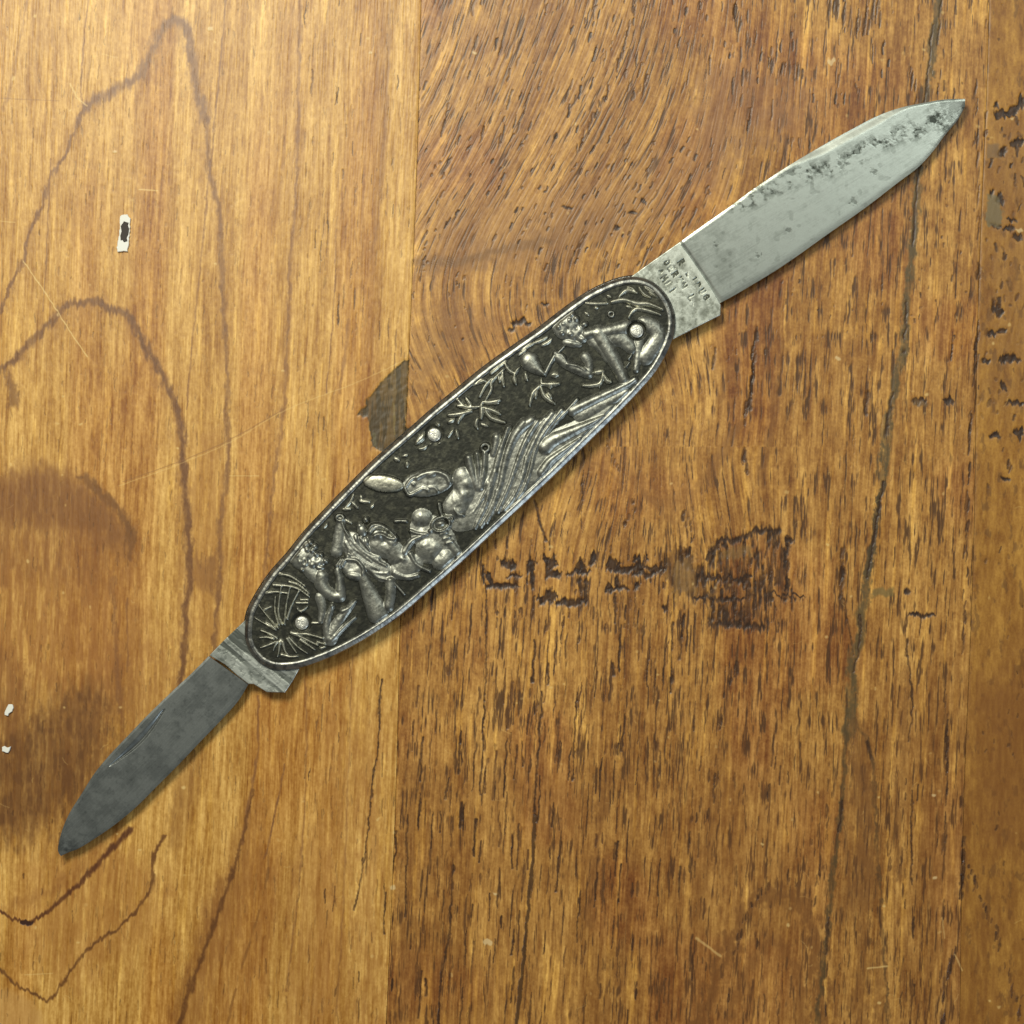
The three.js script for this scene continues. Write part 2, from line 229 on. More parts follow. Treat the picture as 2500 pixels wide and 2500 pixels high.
// --- pores: short dark hollows that follow the grain
const DARK2 = [92, 58, 26];
function pore(x, y, l, w, dx, a, deep) { const c = rnd() < 0.55 ? DARK : DARK2; stroke([[x + dx * l / 2 + rr(-1, 1), y - l / 2], [x + rr(-1.5, 1.5), y + rr(-0.2, 0.2) * l], [x - dx * l / 2, y + l / 2]], w, c, a, { straight: true, taper: rnd() < 0.7, soft: 0.8, rough: rr(1.2, 3), deep: deep * 0.4, mottle: 0.35 }); }
for (let n = 0; n < 4200; n++) { const y = rr(-300, 2800), x = rr(-300, J1(y) - 4); pore(x, y, rr(8, 40), rr(1.2, 2.4), 0.05, rr(0.1, 0.36), 0.12); }
for (let n = 0; n < 130; n++) { const y = rr(-300, 2800), x = rr(740, J1(y) - 4); pore(x, y, rr(20, 70), rr(1.6, 3), 0.05, rr(0.35, 0.75), 0.25); }
for (let n = 0; n < 60; n++) { const y = rr(1500, 2700), x = rr(-300, 160); pore(x, y, rr(10, 26), rr(2, 4), 0.06, rr(0.3, 0.6), 0.2); }
for (let n = 0; n < 620; n++) {
  const y = rr(-300, 880), x = rr(J1(y) + 4, J2(y) - 6), e = 3; if (noise(x * 0.006, y * 0.004) < 0.34) continue;
  const dx = Math.max(0.05, (grainShift(x, y + e) - grainShift(x, y - e)) / (2 * e)) * 0.9;
  pore(x, y, rr(6, 30) * (1 - 0.45 * smooth(350, 650, y)), rr(1.6, 4), dx, rr(0.3, 0.85), rr(0.2, 0.5));
}
for (let n = 0; n < 150; n++) { const y = rr(-40, 360), x = rr(1030, 2250); if (noise(x * 0.012 + 5, y * 0.006) < 0.4) continue; pore(x, y, rr(14, 50), rr(3, 5), x < 1700 ? 0.24 : 0.08, rr(0.8, 1), 0.6); }
for (let n = 0; n < 120; n++) { const y = rr(330, 680), x = rr(1030, 1760); pore(x, y, rr(7, 18), rr(3, 5), 0.5, rr(0.7, 0.95), 0.6); }
for (let n = 0; n < 2000; n++) {
  const y = rr(880, 2800), x = rr(J1(y) + 4, J2(y) - 6); if (noise(x * 0.007 + 30, y * 0.002) < 0.3) continue;
  pore(x, y, rr(8, 46), rr(1.2, 2.8), 0.07, rr(0.15, 0.5) * (x > 1700 && y < 1900 ? 0.6 : 1), rr(0.12, 0.35));
}
for (let n = 0; n < 270; n++) { const y = rr(1450, 2750), x = rr(J1(y) + 6, 1720); pore(x, y, rr(26, 120), rr(2.2, 4.6), 0.07, rr(0.65, 0.97), 0.45); }
for (let n = 0; n < 150; n++) { const y = rr(1800, 2750), x = rr(1680, J2(y) - 6); pore(x, y, rr(14, 50), rr(2, 4), 0.06, rr(0.4, 0.8), 0.35); }
for (let n = 0; n < 420; n++) { const y = rr(-300, 2800), x = rr(J2(y) + 4, 2840); pore(x, y, rr(4, 16), rr(2, 5), rr(-0.4, 0.4), rr(0.2, 0.7), rr(0.2, 0.5)); }
const row = (pts, n, l, w, a) => { const q = spline(pts, 4); for (let i = 0; i < n; i++) { const p = q[Math.floor(rnd() * q.length)]; pore(p[0] + rr(-5, 5), p[1], rr(l * 0.5, l * 1.3), rr(w * 0.6, w * 1.2), 0.12, a * rr(0.7, 1), 0.4); } };
row([[1555, 0], [1525, 120], [1500, 180], [1470, 250], [1430, 320], [1400, 390]], 34, 24, 4, 0.85);
row([[1840, 840], [1838, 930], [1822, 1000], [1812, 1080], [1830, 1160]], 34, 30, 6, 0.8);
row([[2352, 1600], [2360, 1300], [2372, 1000], [2390, 800]], 46, 40, 4, 0.85);
row([[2380, 200], [2386, 330], [2392, 560], [2388, 700]], 26, 36, 4, 0.7);
row([[2308, 1690], [2311, 1833], [2304, 2040], [2306, 2240]], 20, 44, 4, 0.8);
row([[2352, 2089], [2399, 2197], [2432, 2276], [2464, 2392], [2490, 2480]], 34, 22, 4, 0.8);
row([[2350, 2050], [2345, 2200], [2330, 2330], [2306, 2400], [2300, 2520]], 40, 34, 5, 0.7);
row([[1690, 2000], [1740, 1960], [1760, 1740], [1800, 1620]], 26, 30, 4, 0.8);
row([[1790, 2330], [1840, 2200], [1920, 2150], [1990, 2200]], 26, 20, 4, 0.7);
row([[1480, 1070], [1510, 1150], [1550, 1240], [1500, 1300]], 20, 14, 4, 0.7);
row([[1670, 1250], [1690, 1310], [1680, 1350]], 12, 18, 5, 0.85);
row([[2052, 1338], [2056, 1421]], 8, 40, 6, 0.8);
row([[1790, 20], [1860, 140], [1960, 180]], 30, 36, 4, 0.8);
row([[2020, 0], [2100, 60], [2140, 10]], 26, 54, 4, 0.75);
// --- cracks along the grain
const crack = (pts, w, a = 0.9, o = {}) => stroke(pts, w, DARK, a, { rough: 3.4, soft: 0.9, deep: 0.2, macro: 0.05, mottle: 0.35, ...o });
crack([[930, 1660], [928, 1700], [924, 1803], [912, 1899], [905, 1960]], 4); crack([[905, 1960], [891, 2073], [878, 2150], [866, 2222]], 3.4, 0.8);
crack([[1324, 1690], [1313, 1866], [1305, 1990]], 5); stroke([[1305, 1990], [1299, 2114], [1288, 2230], [1276, 2362], [1260, 2520]], 5, [70, 46, 20], 0.8, { deep: 0.35, rough: 3 });
crack([[1187, 1430], [1186, 1560], [1185, 1700], [1175, 1866], [1170, 1940]], 3.4); crack([[1106, 2114], [1098, 2259], [1081, 2362], [1069, 2500]], 4.5, 0.85);
crack([[1409, 1690], [1398, 1907]], 3.4, 0.85); crack([[1372, 2030], [1367, 2073], [1359, 2176]], 4, 0.85); crack([[1417, 2176], [1408, 2300]], 4, 0.75);
crack([[1030, 1800], [1026, 1907]], 4.5); crack([[995, 1990], [990, 2238]], 4, 0.8); crack([[968, 2030], [962, 2104]], 4, 0.85); crack([[940, 2180], [936, 2280]], 4, 0.85); crack([[1129, 1960], [1125, 2020]], 6, 0.9); crack([[1163, 2000], [1156, 2090]], 4.5, 0.9);
crack([[1252, 2040], [1248, 2120]], 4, 0.85); crack([[1040, 2390], [1038, 2430]], 5, 0.9); crack([[1096, 1900], [1088, 1950]], 4, 0.8); crack([[1262, 1820], [1256, 1900]], 4, 0.85); crack([[1276, 1810], [1274, 1870]], 3.5, 0.85); crack([[1255, 2270], [1248, 2330]], 4, 0.8);
crack([[1307, 1223], [1318, 1270], [1332, 1320]], 6); crack([[1421, 1150], [1421, 1290]], 2.2, 0.7); crack([[1307, 1562], [1299, 1666]], 4); crack([[1416, 1520], [1410, 1570]], 4); crack([[1642, 1520], [1640, 1600], [1638, 1690]], 4.4); crack([[1672, 1500], [1657, 1610]], 4.6); crack([[1500, 1450], [1504, 1520]], 5); crack([[1340, 1620], [1336, 1670]], 4, 0.8); crack([[1497, 1620], [1500, 1650]], 5, 0.85);
crack([[2217, 1600], [2227, 1717], [2220, 1810]], 4, 0.75, { w1: 3 }); crack([[2227, 1930], [2224, 2060], [2227, 2160]], 4, 0.75); crack([[2229, 2240], [2230, 2290]], 5, 0.85); crack([[2311, 1800], [2309, 1845]], 6, 0.9);
crack([[2054, 1340], [2056, 1430], [2052, 1460]], 6, 0.75); crack([[2060, 1462], [2070, 1530], [2085, 1600]], 4, 0.7); crack([[2216, 1560], [2212, 1600]], 6, 0.8);
crack([[2326, 840], [2322, 880]], 4); crack([[1838, 900], [1832, 1000]], 7, 0.85); crack([[1744, 850], [1740, 900]], 5, 0.8); crack([[1848, 800], [1846, 830]], 5, 0.85); crack([[2120, 960], [2114, 1010]], 9, 0.8);
// the long filled split
stroke([[2300, -60], [2292, 0], [2286, 62], [2272, 166], [2259, 240], [2250, 320]], 19, [92, 76, 48], 0.92, { rough: 7, soft: 0.6, w1: 12, mottle: 0.5 });
stroke([[2250, 320], [2242, 414], [2238, 497], [2230, 580], [2222, 662], [2213, 760], [2201, 862], [2172, 1007], [2160, 1111], [2155, 1181]], 15, [92, 77, 48], 0.92, { rough: 8, soft: 0.7, mottle: 0.5 });
stroke([[2155, 1181], [2143, 1247], [2131, 1330], [2118, 1400]], 8, [76, 62, 38], 0.95, { rough: 5, w1: 12, mottle: 0.25 });
stroke([[2118, 1400], [2108, 1483], [2097, 1566], [2084, 1623], [2078, 1717], [2070, 1790]], 15, [92, 75, 44], 0.9, { rough: 8, w1: 22, soft: 0.7, mottle: 0.5 });
patch([[2070, 1740], [2096, 1740], [2126, 1850], [2138, 1960], [2146, 2200], [2050, 2250], [2062, 1840]], [122, 80, 38], 0.5, { soft: 14, rough: 10, streak: 0.7, mottle: 0.3 });
stroke([[2064, 1780], [2063, 1833], [2054, 1973], [2036, 2113], [2022, 2252], [2012, 2346], [1998, 2462], [1990, 2540]], 9, [86, 66, 36], 0.9, { rough: 6, soft: 0.8, mottle: 0.45 });
stroke([[2087, 1754], [2124, 1833], [2136, 1950], [2140, 2066], [2152, 2206], [2159, 2346], [2166, 2471], [2172, 2540]], 6, [88, 62, 32], 0.75, { rough: 6, soft: 0.8, mottle: 0.55 });
crack([[2276, 60], [2262, 200], [2255, 260]], 4, 0.8); crack([[2300, 0], [2288, 110]], 4, 0.7); crack([[2245, 380], [2240, 450], [2234, 520], [2228, 600]], 5, 0.9); crack([[2216, 720], [2206, 860]], 5, 0.85, { dash: 0.6 }); crack([[2180, 960], [2168, 1020], [2164, 1060]], 6, 0.85, { dash: 0.7 }); crack([[2158, 1176], [2144, 1260]], 5, 0.95); crack([[2140, 1260], [2130, 1340], [2117, 1410]], 4.5, 0.9); crack([[2100, 1500], [2096, 1590], [2082, 1640]], 4, 0.75); crack([[2057, 1955], [2048, 2030]], 6, 0.95); crack([[2024, 2240], [2016, 2330]], 5, 0.7);
crack([[2118, 1810], [2128, 1850]], 7, 0.9);
// --- gouges: torn, dark, sunken
const GC = [46, 27, 12], gouge = (P, a = 0.9, o = {}) => patch(P, GC, a, { soft: 5, rough: 9, fib: 22, deep: 0.10, macro: 0.07, streak: 0.35, ...o });
const gb = (x, y, rx, ry, o = {}) => blob(x, y, rx, ry, GC, 0.97, { soft: 2.6, fib: Math.min(11, 3 + ry * 0.6), deep: 0.12, macro: 0.08, streak: 0.2, ...o });
for (const a of [[1241, 1378, 19, 15], [1296, 1380, 12, 16], [1344, 1372, 18, 16], [1350, 1400, 22, 12], [1336, 1460, 24, 15], [1300, 1420, 6, 24], [1419, 1382, 17, 15], [1412, 1398, 30, 7], [1448, 1370, 9, 20], [1493, 1374, 17, 18], [1522, 1392, 28, 11], [1560, 1378, 17, 21], [1600, 1388, 26, 9], [1575, 1400, 30, 8], [1489, 1436, 11, 10], [1510, 1437, 30, 6], [1395, 1470, 40, 9], [1430, 1440, 6, 36], [1417, 1430, 5, 22], [1508, 1420, 7, 18], [1552, 1430, 8, 10], [1625, 1484, 7, 6],
  [1225, 1432, 46, 7], [1255, 1407, 22, 4], [1195, 1415, 8, 18], [1180, 1400, 5, 22],
  [2441, 277, 12, 14], [2432, 260, 7, 7], [2470, 268, 14, 16], [2492, 252, 10, 18], [2484, 348, 20, 10], [2449, 374, 9, 13], [2420, 467, 6, 8], [2443, 486, 8, 15], [2432, 553, 14, 5], [2461, 556, 16, 7], [2484, 578, 10, 12], [2472, 537, 12, 5], [2420, 814, 12, 7], [2446, 808, 14, 7], [2462, 874, 28, 10], [2408, 879, 11, 7], [2450, 941, 9, 9], [2480, 984, 22, 6], [2429, 1065, 15, 8], [2487, 1057, 14, 14], [2454, 1168, 12, 4], [2441, 762, 13, 12], [2425, 745, 6, 16],
  [2242, 978, 18, 8], [2318, 976, 11, 11], [2213, 1446, 8, 7], [2250, 1502, 36, 6], [1928, 1322, 8, 7], [1273, 789, 24, 8], [1250, 805, 10, 6], [1330, 740, 10, 3], [1385, 506, 14, 4], [1570, 492, 9, 7], [1545, 520, 12, 4], [1505, 555, 8, 8], [1570, 880, 5, 8], [1560, 880, 14, 3]]) gb(...a);
gouge([[1618, 1368], [1650, 1340], [1690, 1345], [1700, 1386], [1722, 1402], [1822, 1408], [1822, 1424], [1720, 1420], [1700, 1450], [1748, 1456], [1720, 1462], [1628, 1460], [1640, 1440], [1620, 1398]], 0.7, { streak: 0.6, mottle: 0.5 });
gouge([[1725, 1371], [1746, 1326], [1775, 1309], [1803, 1322], [1845, 1293], [1907, 1293], [1926, 1330], [1924, 1442], [1968, 1456], [1924, 1460], [1884, 1490], [1868, 1541], [1815, 1528], [1725, 1531], [1735, 1490], [1700, 1462], [1700, 1396]], 0.88, { streak: 0.95, mottle: 0.5 });
for (const [p, w] of [[[[1728, 1368], [1760, 1322], [1800, 1318], [1845, 1298], [1905, 1300]], 11], [[[1920, 1310], [1918, 1380], [1922, 1440]], 8], [[[1700, 1404], [1770, 1412], [1830, 1410]], 7], [[[1700, 1456], [1760, 1462], [1820, 1458]], 7], [[[1735, 1522], [1800, 1524], [1860, 1530]], 11], [[[1880, 1450], [1962, 1457]], 4]]) stroke(p, w, GC, 0.9, { rough: 7, fib: 9, soft: 0.7, mottle: 0.35, macro: 0.06 });
for (let n = 0; n < 120; n++) { const x = rr(1170, 1940); pore(x, rr(1330, 1540) - (x < 1400 ? 10 : 0), rr(8, 34), rr(2, 4.5), 0.04, rr(0.4, 0.9), 0.4); }
for (let n = 0; n < 30; n++) pore(rr(1730, 1925), rr(1300, 1530), rr(16, 60), rr(2.5, 5), 0.03, rr(0.6, 0.95), 0.4);
for (let n = 0; n < 50; n++) pore(rr(2405, 2500), rr(230, 1200), rr(8, 24), rr(3, 7), rr(-0.5, 0.5), rr(0.5, 0.9), 0.4);
patch([[1640, 1376], [1690, 1370], [1690, 1450], [1650, 1446]], [140, 108, 66], 0.65, { soft: 8, rough: 10, mottle: 0.3 }); patch([[1760, 1348], [1830, 1330], [1840, 1356], [1760, 1366]], [136, 106, 62], 0.6, { soft: 6, rough: 8 });
patch([[2410, 476], [2438, 480], [2448, 520], [2440, 556], [2408, 554]], [118, 106, 78], 0.8, { soft: 3, rough: 5 }); patch([[2410, 355], [2440, 352], [2440, 386], [2408, 386]], [128, 100, 68], 0.7, { soft: 3, rough: 4 }); patch([[2130, 1438], [2180, 1436], [2180, 1454], [2130, 1456]], [116, 98, 56], 0.7, { soft: 4, rough: 5 });
patch([[2232, 972], [2268, 985], [2262, 992], [2230, 990]], [112, 84, 50], 0.8, { soft: 3, rough: 3 });
// --- the olive patch worn into the left board beside the knife
patch([[873, 1015], [895, 990], [898, 970], [920, 949], [943, 920], [959, 904], [980, 884], [998, 876], [996, 912], [994, 990], [990, 1040], [1010, 1050], [950, 1110], [931, 1097], [909, 1092], [903, 1052], [897, 1019]], [72, 59, 33], 0.94, { soft: 2, rough: 4, streak: 0.25, macro: 0.06 });
stroke([[960, 985], [962, 1010], [964, 1060]], 3, [140, 122, 74], 0.7, { rough: 2 }); stroke([[912, 1060], [914, 1086]], 5, [112, 106, 78], 0.7, { rough: 2 });
// --- light scratches and specks
const LIGHT = [240, 208, 140];
for (const [p, w, a] of [[[[57, 637], [120, 730], [212, 871]], 2.2, 0.75], [[[340, 463], [384, 465]], 2.4, 0.7], [[[290, 1186], [430, 1136], [560, 1080], [700, 1000], [880, 930], [985, 880]], 1.8, 0.4], [[[560, 1162], [632, 1162]], 1.6, 0.6], [[[172, 205], [190, 240], [212, 258]], 3, 0.6], [[[1700, 2290], [1730, 2312], [1758, 2334]], 5, 0.5], [[[2119, 2364], [2166, 2359]], 3.4, 0.6], [[[2330, 2330], [2350, 2370]], 3, 0.5], [[[2300, 2240], [2306, 2290]], 3, 0.4], [[[60, 2380], [130, 2376]], 2, 0.4], [[[0, 540], [36, 543]], 2, 0.5], [[[250, 132], [286, 140]], 2, 0.4]]) stroke(p, w, LIGHT, a, { rough: 1.4, soft: 0.8 });
stroke([[300, 1176], [430, 1130], [560, 1074], [700, 994]], 1.5, [140, 96, 50], 0.5, { rough: 1 });
stroke([[0, 240], [145, 246]], 1.6, [150, 106, 58], 0.5, { rough: 1 });
for (let n = 0; n < 190; n++) blob(rr(-300, 2800), rr(-300, 2800), rr(2, 5), rr(2, 5), LIGHT, rr(0.25, 0.7));
for (const [x, y, r] of [[960, 2166, 7], [1208, 2182, 5], [1190, 2302, 12], [2280, 1942, 6], [2281, 2145, 6], [514, 72, 8], [279, 371, 5], [2046, 875, 7], [2472, 290, 5], [2490, 562, 8], [905, 130, 5], [1158, 128, 6], [2030, 150, 12]]) blob(x, y, r, r * 0.7, [232, 206, 156], 0.7, { deep: -0.1 });
for (let n = 0; n < 260; n++) { const x = rr(-300, 2800), y = rr(-300, 2800), t = rr(0, 6.28), l = rr(8, 26), q = rr(4, 12); stroke([[x, y], [x + l * 0.5 * Math.cos(t) - q * Math.sin(t) * 0.3, y + l * 0.5 * Math.sin(t) + q * Math.cos(t) * 0.3], [x + l * Math.cos(t), y + l * Math.sin(t)]], 1.2, LIGHT, rr(0.12, 0.32), { rough: 0.8 }); }
// --- joint shadows are real gaps; only dirt lies in them
const colorBytes = new Uint8Array(TN * TN * 4), bumpBytes = new Uint8Array(TN * TN * 4);
for (let k = 0; k < TN * TN; k++) {
  colorBytes[4 * k] = clamp(R[k], 0, 255); colorBytes[4 * k + 1] = clamp(G[k], 0, 255); colorBytes[4 * k + 2] = clamp(B[k], 0, 255); colorBytes[4 * k + 3] = 255;
  bumpBytes[4 * k] = bumpBytes[4 * k + 1] = bumpBytes[4 * k + 2] = clamp(HF[k]) * 255; bumpBytes[4 * k + 3] = 255;
}
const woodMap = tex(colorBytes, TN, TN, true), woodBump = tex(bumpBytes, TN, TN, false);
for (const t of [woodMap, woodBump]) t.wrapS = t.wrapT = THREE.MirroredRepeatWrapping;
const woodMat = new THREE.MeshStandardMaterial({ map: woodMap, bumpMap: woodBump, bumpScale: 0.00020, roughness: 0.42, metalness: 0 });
const macroAt = (px, py) => { const i = Math.round((px - T0) * TK - 0.5), j = Math.round((py - T0) * TK - 0.5); return i < 0 || j < 0 || i >= TN || j >= TN ? 0 : HM[j * TN + i] * MM; };

// ------------------------------------------------------------------ tabletop: five boards, jointed
const tabletop = new THREE.Group(); tabletop.name = 'tabletop'; scene.add(tabletop);
tag(tabletop, 'worn honey brown wooden tabletop of jointed boards', 'tabletop', null, 'structure');
function steps(a, b) { const out = []; let v = a; while (v < b) { out.push(v); v += v >= -24 && v < 2524 ? 4 : 60; if (v > -24 && out[out.length - 1] < -24) v = -24; } out.push(b); return out; }
const rowsY = steps(-2400, 4900);
function plank(xa, xb, wide) {                                       // xa(y), xb(y): the board's two edges in photo pixels
  const cols = steps(xa(1250) - 0.01, xb(1250)), n = cols.length, m = rowsY.length, pos = [], uv = [], idx = [], half = 0.5, c0 = cols[0], c1 = cols[n - 1];
  const put = (px, py, y) => { pos.push((px - 1250) * S, y, (py - 1250) * S); uv.push((px - T0) / TSPAN, (py - T0) / TSPAN); };
  for (const py of rowsY) {
    const a = xa(py) + half, b = xb(py) - half;
    for (let i = 0; i < n; i++) {
      const px = lerp(a, b, (cols[i] - c0) / (c1 - c0)), e = Math.min(px - a, b - px);
      put(px, py, macroAt(px, py) - (e < 3 ? 0.00006 * (1 - e / 3) : 0));
    }
  }
  for (let j = 0; j < m - 1; j++) for (let i = 0; i < n - 1; i++) { const k = j * n + i; idx.push(k, k + n, k + 1, k + 1, k + n, k + n + 1); }
  const wall = (list, flip) => { const base = pos.length / 3; for (const [px, py] of list) { put(px, py, -0.00012); put(px, py, -0.022); } for (let i = 0; i < list.length - 1; i++) { const k = base + 2 * i; flip ? idx.push(k, k + 1, k + 2, k + 2, k + 1, k + 3) : idx.push(k, k + 2, k + 1, k + 2, k + 3, k + 1); } };
  const coarse = rowsY.filter((_, i) => i % 8 === 0 || i === m - 1);
  wall(coarse.map((y) => [xa(y) + half, y]), false); wall(coarse.map((y) => [xb(y) - half, y]), true);
  const y0 = rowsY[0], y1 = rowsY[m - 1];
  wall([[xa(y0) + half, y0], [xb(y0) - half, y0]], true); wall([[xa(y1) + half, y1], [xb(y1) - half, y1]], false);
  const q = pos.length / 3; for (const [x, y] of [[xa(y0), y0], [xb(y0), y0], [xb(y1), y1], [xa(y1), y1]]) put(x, y, -0.022); idx.push(q, q + 1, q + 2, q, q + 2, q + 3);
  const g = new THREE.BufferGeometry(); g.setAttribute('position', new THREE.Float32BufferAttribute(pos, 3)); g.setAttribute('uv', new THREE.Float32BufferAttribute(uv, 2)); g.setIndex(idx); g.computeVertexNormals();
  return mesh('plank', g, woodMat, tabletop);
}
const JL = (y) => 2 * T0 - J1(y), JR = (y) => 2 * (T0 + TSPAN) - J2(y);
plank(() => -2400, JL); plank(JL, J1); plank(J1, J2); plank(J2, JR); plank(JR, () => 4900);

// ================================================================== the pocket knife
const knife = new THREE.Group(); knife.name = 'pocket_knife'; knife.scale.y = 0.67; scene.add(knife);
tag(knife, 'old two-bladed pocket knife opened flat, its dark silver handle embossed with figures', 'pocket knife');
const OUT = spline([[594, 1534], [599, 1498], [612, 1467], [638, 1423], [663, 1389], [700, 1347], [741, 1296], [780, 1254], [829, 1203], [902, 1130], [953, 1084], [1005, 1039], [1050, 999], [1115, 946], [1179, 894], [1244, 847], [1315, 797], [1379, 748], [1431, 712], [1483, 686], [1522, 674], [1555, 672], [1586, 680], [1612, 698], [1633, 724], [1646, 755], [1650, 788], [1643, 827], [1625, 868], [1599, 910], [1561, 954], [1509, 1008], [1457, 1059], [1405, 1110], [1345, 1168], [1283, 1226], [1210, 1294], [1130, 1369], [1056, 1434], [974, 1504], [896, 1557], [832, 1592], [780, 1615], [726, 1632], [676, 1636], [645, 1628], [622, 1612], [604, 1588], [595, 1562]], 9, true);
function inset(P, d) { const n = P.length; return P.map((p, i) => { const a = P[(i + n - 1) % n], b = P[(i + 1) % n], tx = b[0] - a[0], ty = b[1] - a[1], l = Math.hypot(tx, ty); return [p[0] - ty / l * d, p[1] + tx / l * d]; }); }
// extrude an outline of photo pixels between two heights (mm), edges rounded by r pixels; uv runs over the given box
function slab(P, y0, y1, r, box, at = (y0 + y1) / 2) {
  const shape = new THREE.Shape(P.map((p) => new THREE.Vector2(p[0], p[1])));
  const k = MM / S, e = new THREE.ExtrudeGeometry(shape, { depth: (y1 - y0) * k - 2 * r, bevelEnabled: r > 0, bevelThickness: r, bevelSize: r, bevelOffset: -r, bevelSegments: 3, curveSegments: 4 });
  const g = e.index ? e.toNonIndexed() : e, p = g.attributes.position, n = p.count, pos = new Float32Array(n * 3), uv = new Float32Array(n * 2);
  for (let t = 0; t < n; t += 3) for (let c = 0; c < 3; c++) {
    const s = t + c, d = t + [0, 2, 1][c], x = p.getX(s), y = p.getY(s), z = p.getZ(s) + r, w = W(x, y, at * MM);
    pos.set([w[0], y0 * MM + z * S, w[2]], d * 3); uv.set(box ? [(x - box[0]) / box[2], (y - box[1]) / box[3]] : [x / 100, y / 100], d * 2);
  }
  const out = new THREE.BufferGeometry(); out.setAttribute('position', new THREE.BufferAttribute(pos, 3)); out.setAttribute('uv', new THREE.BufferAttribute(uv, 2)); out.computeVertexNormals(); return out;
}
// worn metal: a small tileable map of mottling
function mottled(base, dark, amount, size = 256, f = 0.09) {
  const d = new Uint8Array(size * size * 4), b = new Uint8Array(size * size * 4);
  for (let j = 0; j < size; j++) for (let i = 0; i < size; i++) {
    const v = smooth(0.42, 0.72, fbm(i * f, j * f)) * amount, s = 1 + 0.10 * (noise(i * 0.7, j * 0.7) - 0.5), k = (j * size + i) * 4;
    for (let c = 0; c < 3; c++) d[k + c] = clamp(lerp(base[c], dark[c], v) * s, 0, 255);
    b[k] = b[k + 1] = b[k + 2] = 255 * fbm(i * 0.2, j * 0.2); d[k + 3] = b[k + 3] = 255;
  }
  const t = tex(d, size, size, true), u = tex(b, size, size, false); for (const q of [t, u]) q.wrapS = q.wrapT = THREE.MirroredRepeatWrapping; return [t, u];
}
const [sideMap, sideBump] = mottled([128, 130, 128], [62, 64, 62], 0.8);
const coverSide = new THREE.MeshStandardMaterial({ map: sideMap, bumpMap: sideBump, bumpScale: 0.00003, metalness: 1, roughness: 0.3 });
const coreMat = new THREE.MeshStandardMaterial({ color: new THREE.Color().setRGB(0.45, 0.45, 0.42), metalness: 0.9, roughness: 0.45 });
tag(mesh('cover_plate', slab(OUT, 0, 1.15, 7), coverSide, knife), 'plain silver cover plate on the underside of the handle');
mesh('liner', slab(inset(OUT, 3), 1.15, 1.4, 0), coreMat, knife);
mesh('back_spring', slab(inset(OUT, 16), 1.4, 2.75, 0), coreMat, knife);
mesh('liner', slab(inset(OUT, 3), 2.75, 3.0, 0), coreMat, knife);

// ------------------------------------------------------------------ embossed top cover: a height field split by what it shows
const Z = (x0, y0) => (...pts) => pts.map(([x, y]) => [x0 + x * 0.2588, y0 + y * 0.2588]);
const z1 = Z(560, 1200), z2 = Z(850, 1000), z3 = Z(1050, 800), z4 = Z(1250, 620), KZ = 0.2588;
const elements = [];
function element(name, label) { const e = { name, label, prims: [], adds: [] }; elements.push(e); return e; }
const cap = (e, pts, w0, w1, h, p = 0.8, fall = 0) => { const kw = w0 < 19 ? 0.98 : 1.15; w0 *= kw; w1 *= kw; h *= 1.25; if (kw < 1) p = Math.min(p, 0.6); const q = pts.length > 2 ? spline(pts, 5) : pts; let L = 0; const l = [0]; for (let i = 1; i < q.length; i++) l.push(L += Math.hypot(q[i][0] - q[i - 1][0], q[i][1] - q[i - 1][1])); const m = Math.max(w0, w1) * KZ + 1, xs = q.map((t) => t[0]), ys = q.map((t) => t[1]); e.prims.push({ q, l, L, w0: w0 * KZ, w1: w1 * KZ, h, p, fall, box: [Math.min(...xs) - m, Math.min(...ys) - m, Math.max(...xs) + m, Math.max(...ys) + m] }); };
const ell = (e, [c], rx, ry, deg, h, p = 0.7) => { rx *= 1.06; ry *= 1.06; h *= 1.2; const m = Math.max(rx, ry) * KZ; e.prims.push({ c, rx: rx * KZ, ry: ry * KZ, cs: Math.cos(deg * Math.PI / 180), sn: Math.sin(deg * Math.PI / 180), h, p, box: [c[0] - m, c[1] - m, c[0] + m, c[1] + m] }); };
const leaf = (e, pts, w, h) => { const n = e.prims.length; cap(e, pts, Math.max(w, 19) , Math.max(w, 19), h, 0.75); const P = e.prims[n]; P.w0 = P.w1 = w * KZ; P.leaf = true; };
const ring = (e, [c], rx, ry, deg, w, h) => { const t = deg * Math.PI / 180, q = []; for (let i = 0; i <= 20; i++) { const a = i / 20 * Math.PI * 2, x = rx * Math.cos(a), y = ry * Math.sin(a); q.push([c[0] + (x * Math.cos(t) - y * Math.sin(t)) * KZ, c[1] + (x * Math.sin(t) + y * Math.cos(t)) * KZ]); } cap(e, q, w, w, h); };
const add = (e, [c], r, h) => e.adds.push([c[0], c[1], r * KZ, h < 0 ? h * 0.65 : h * 1.25]);
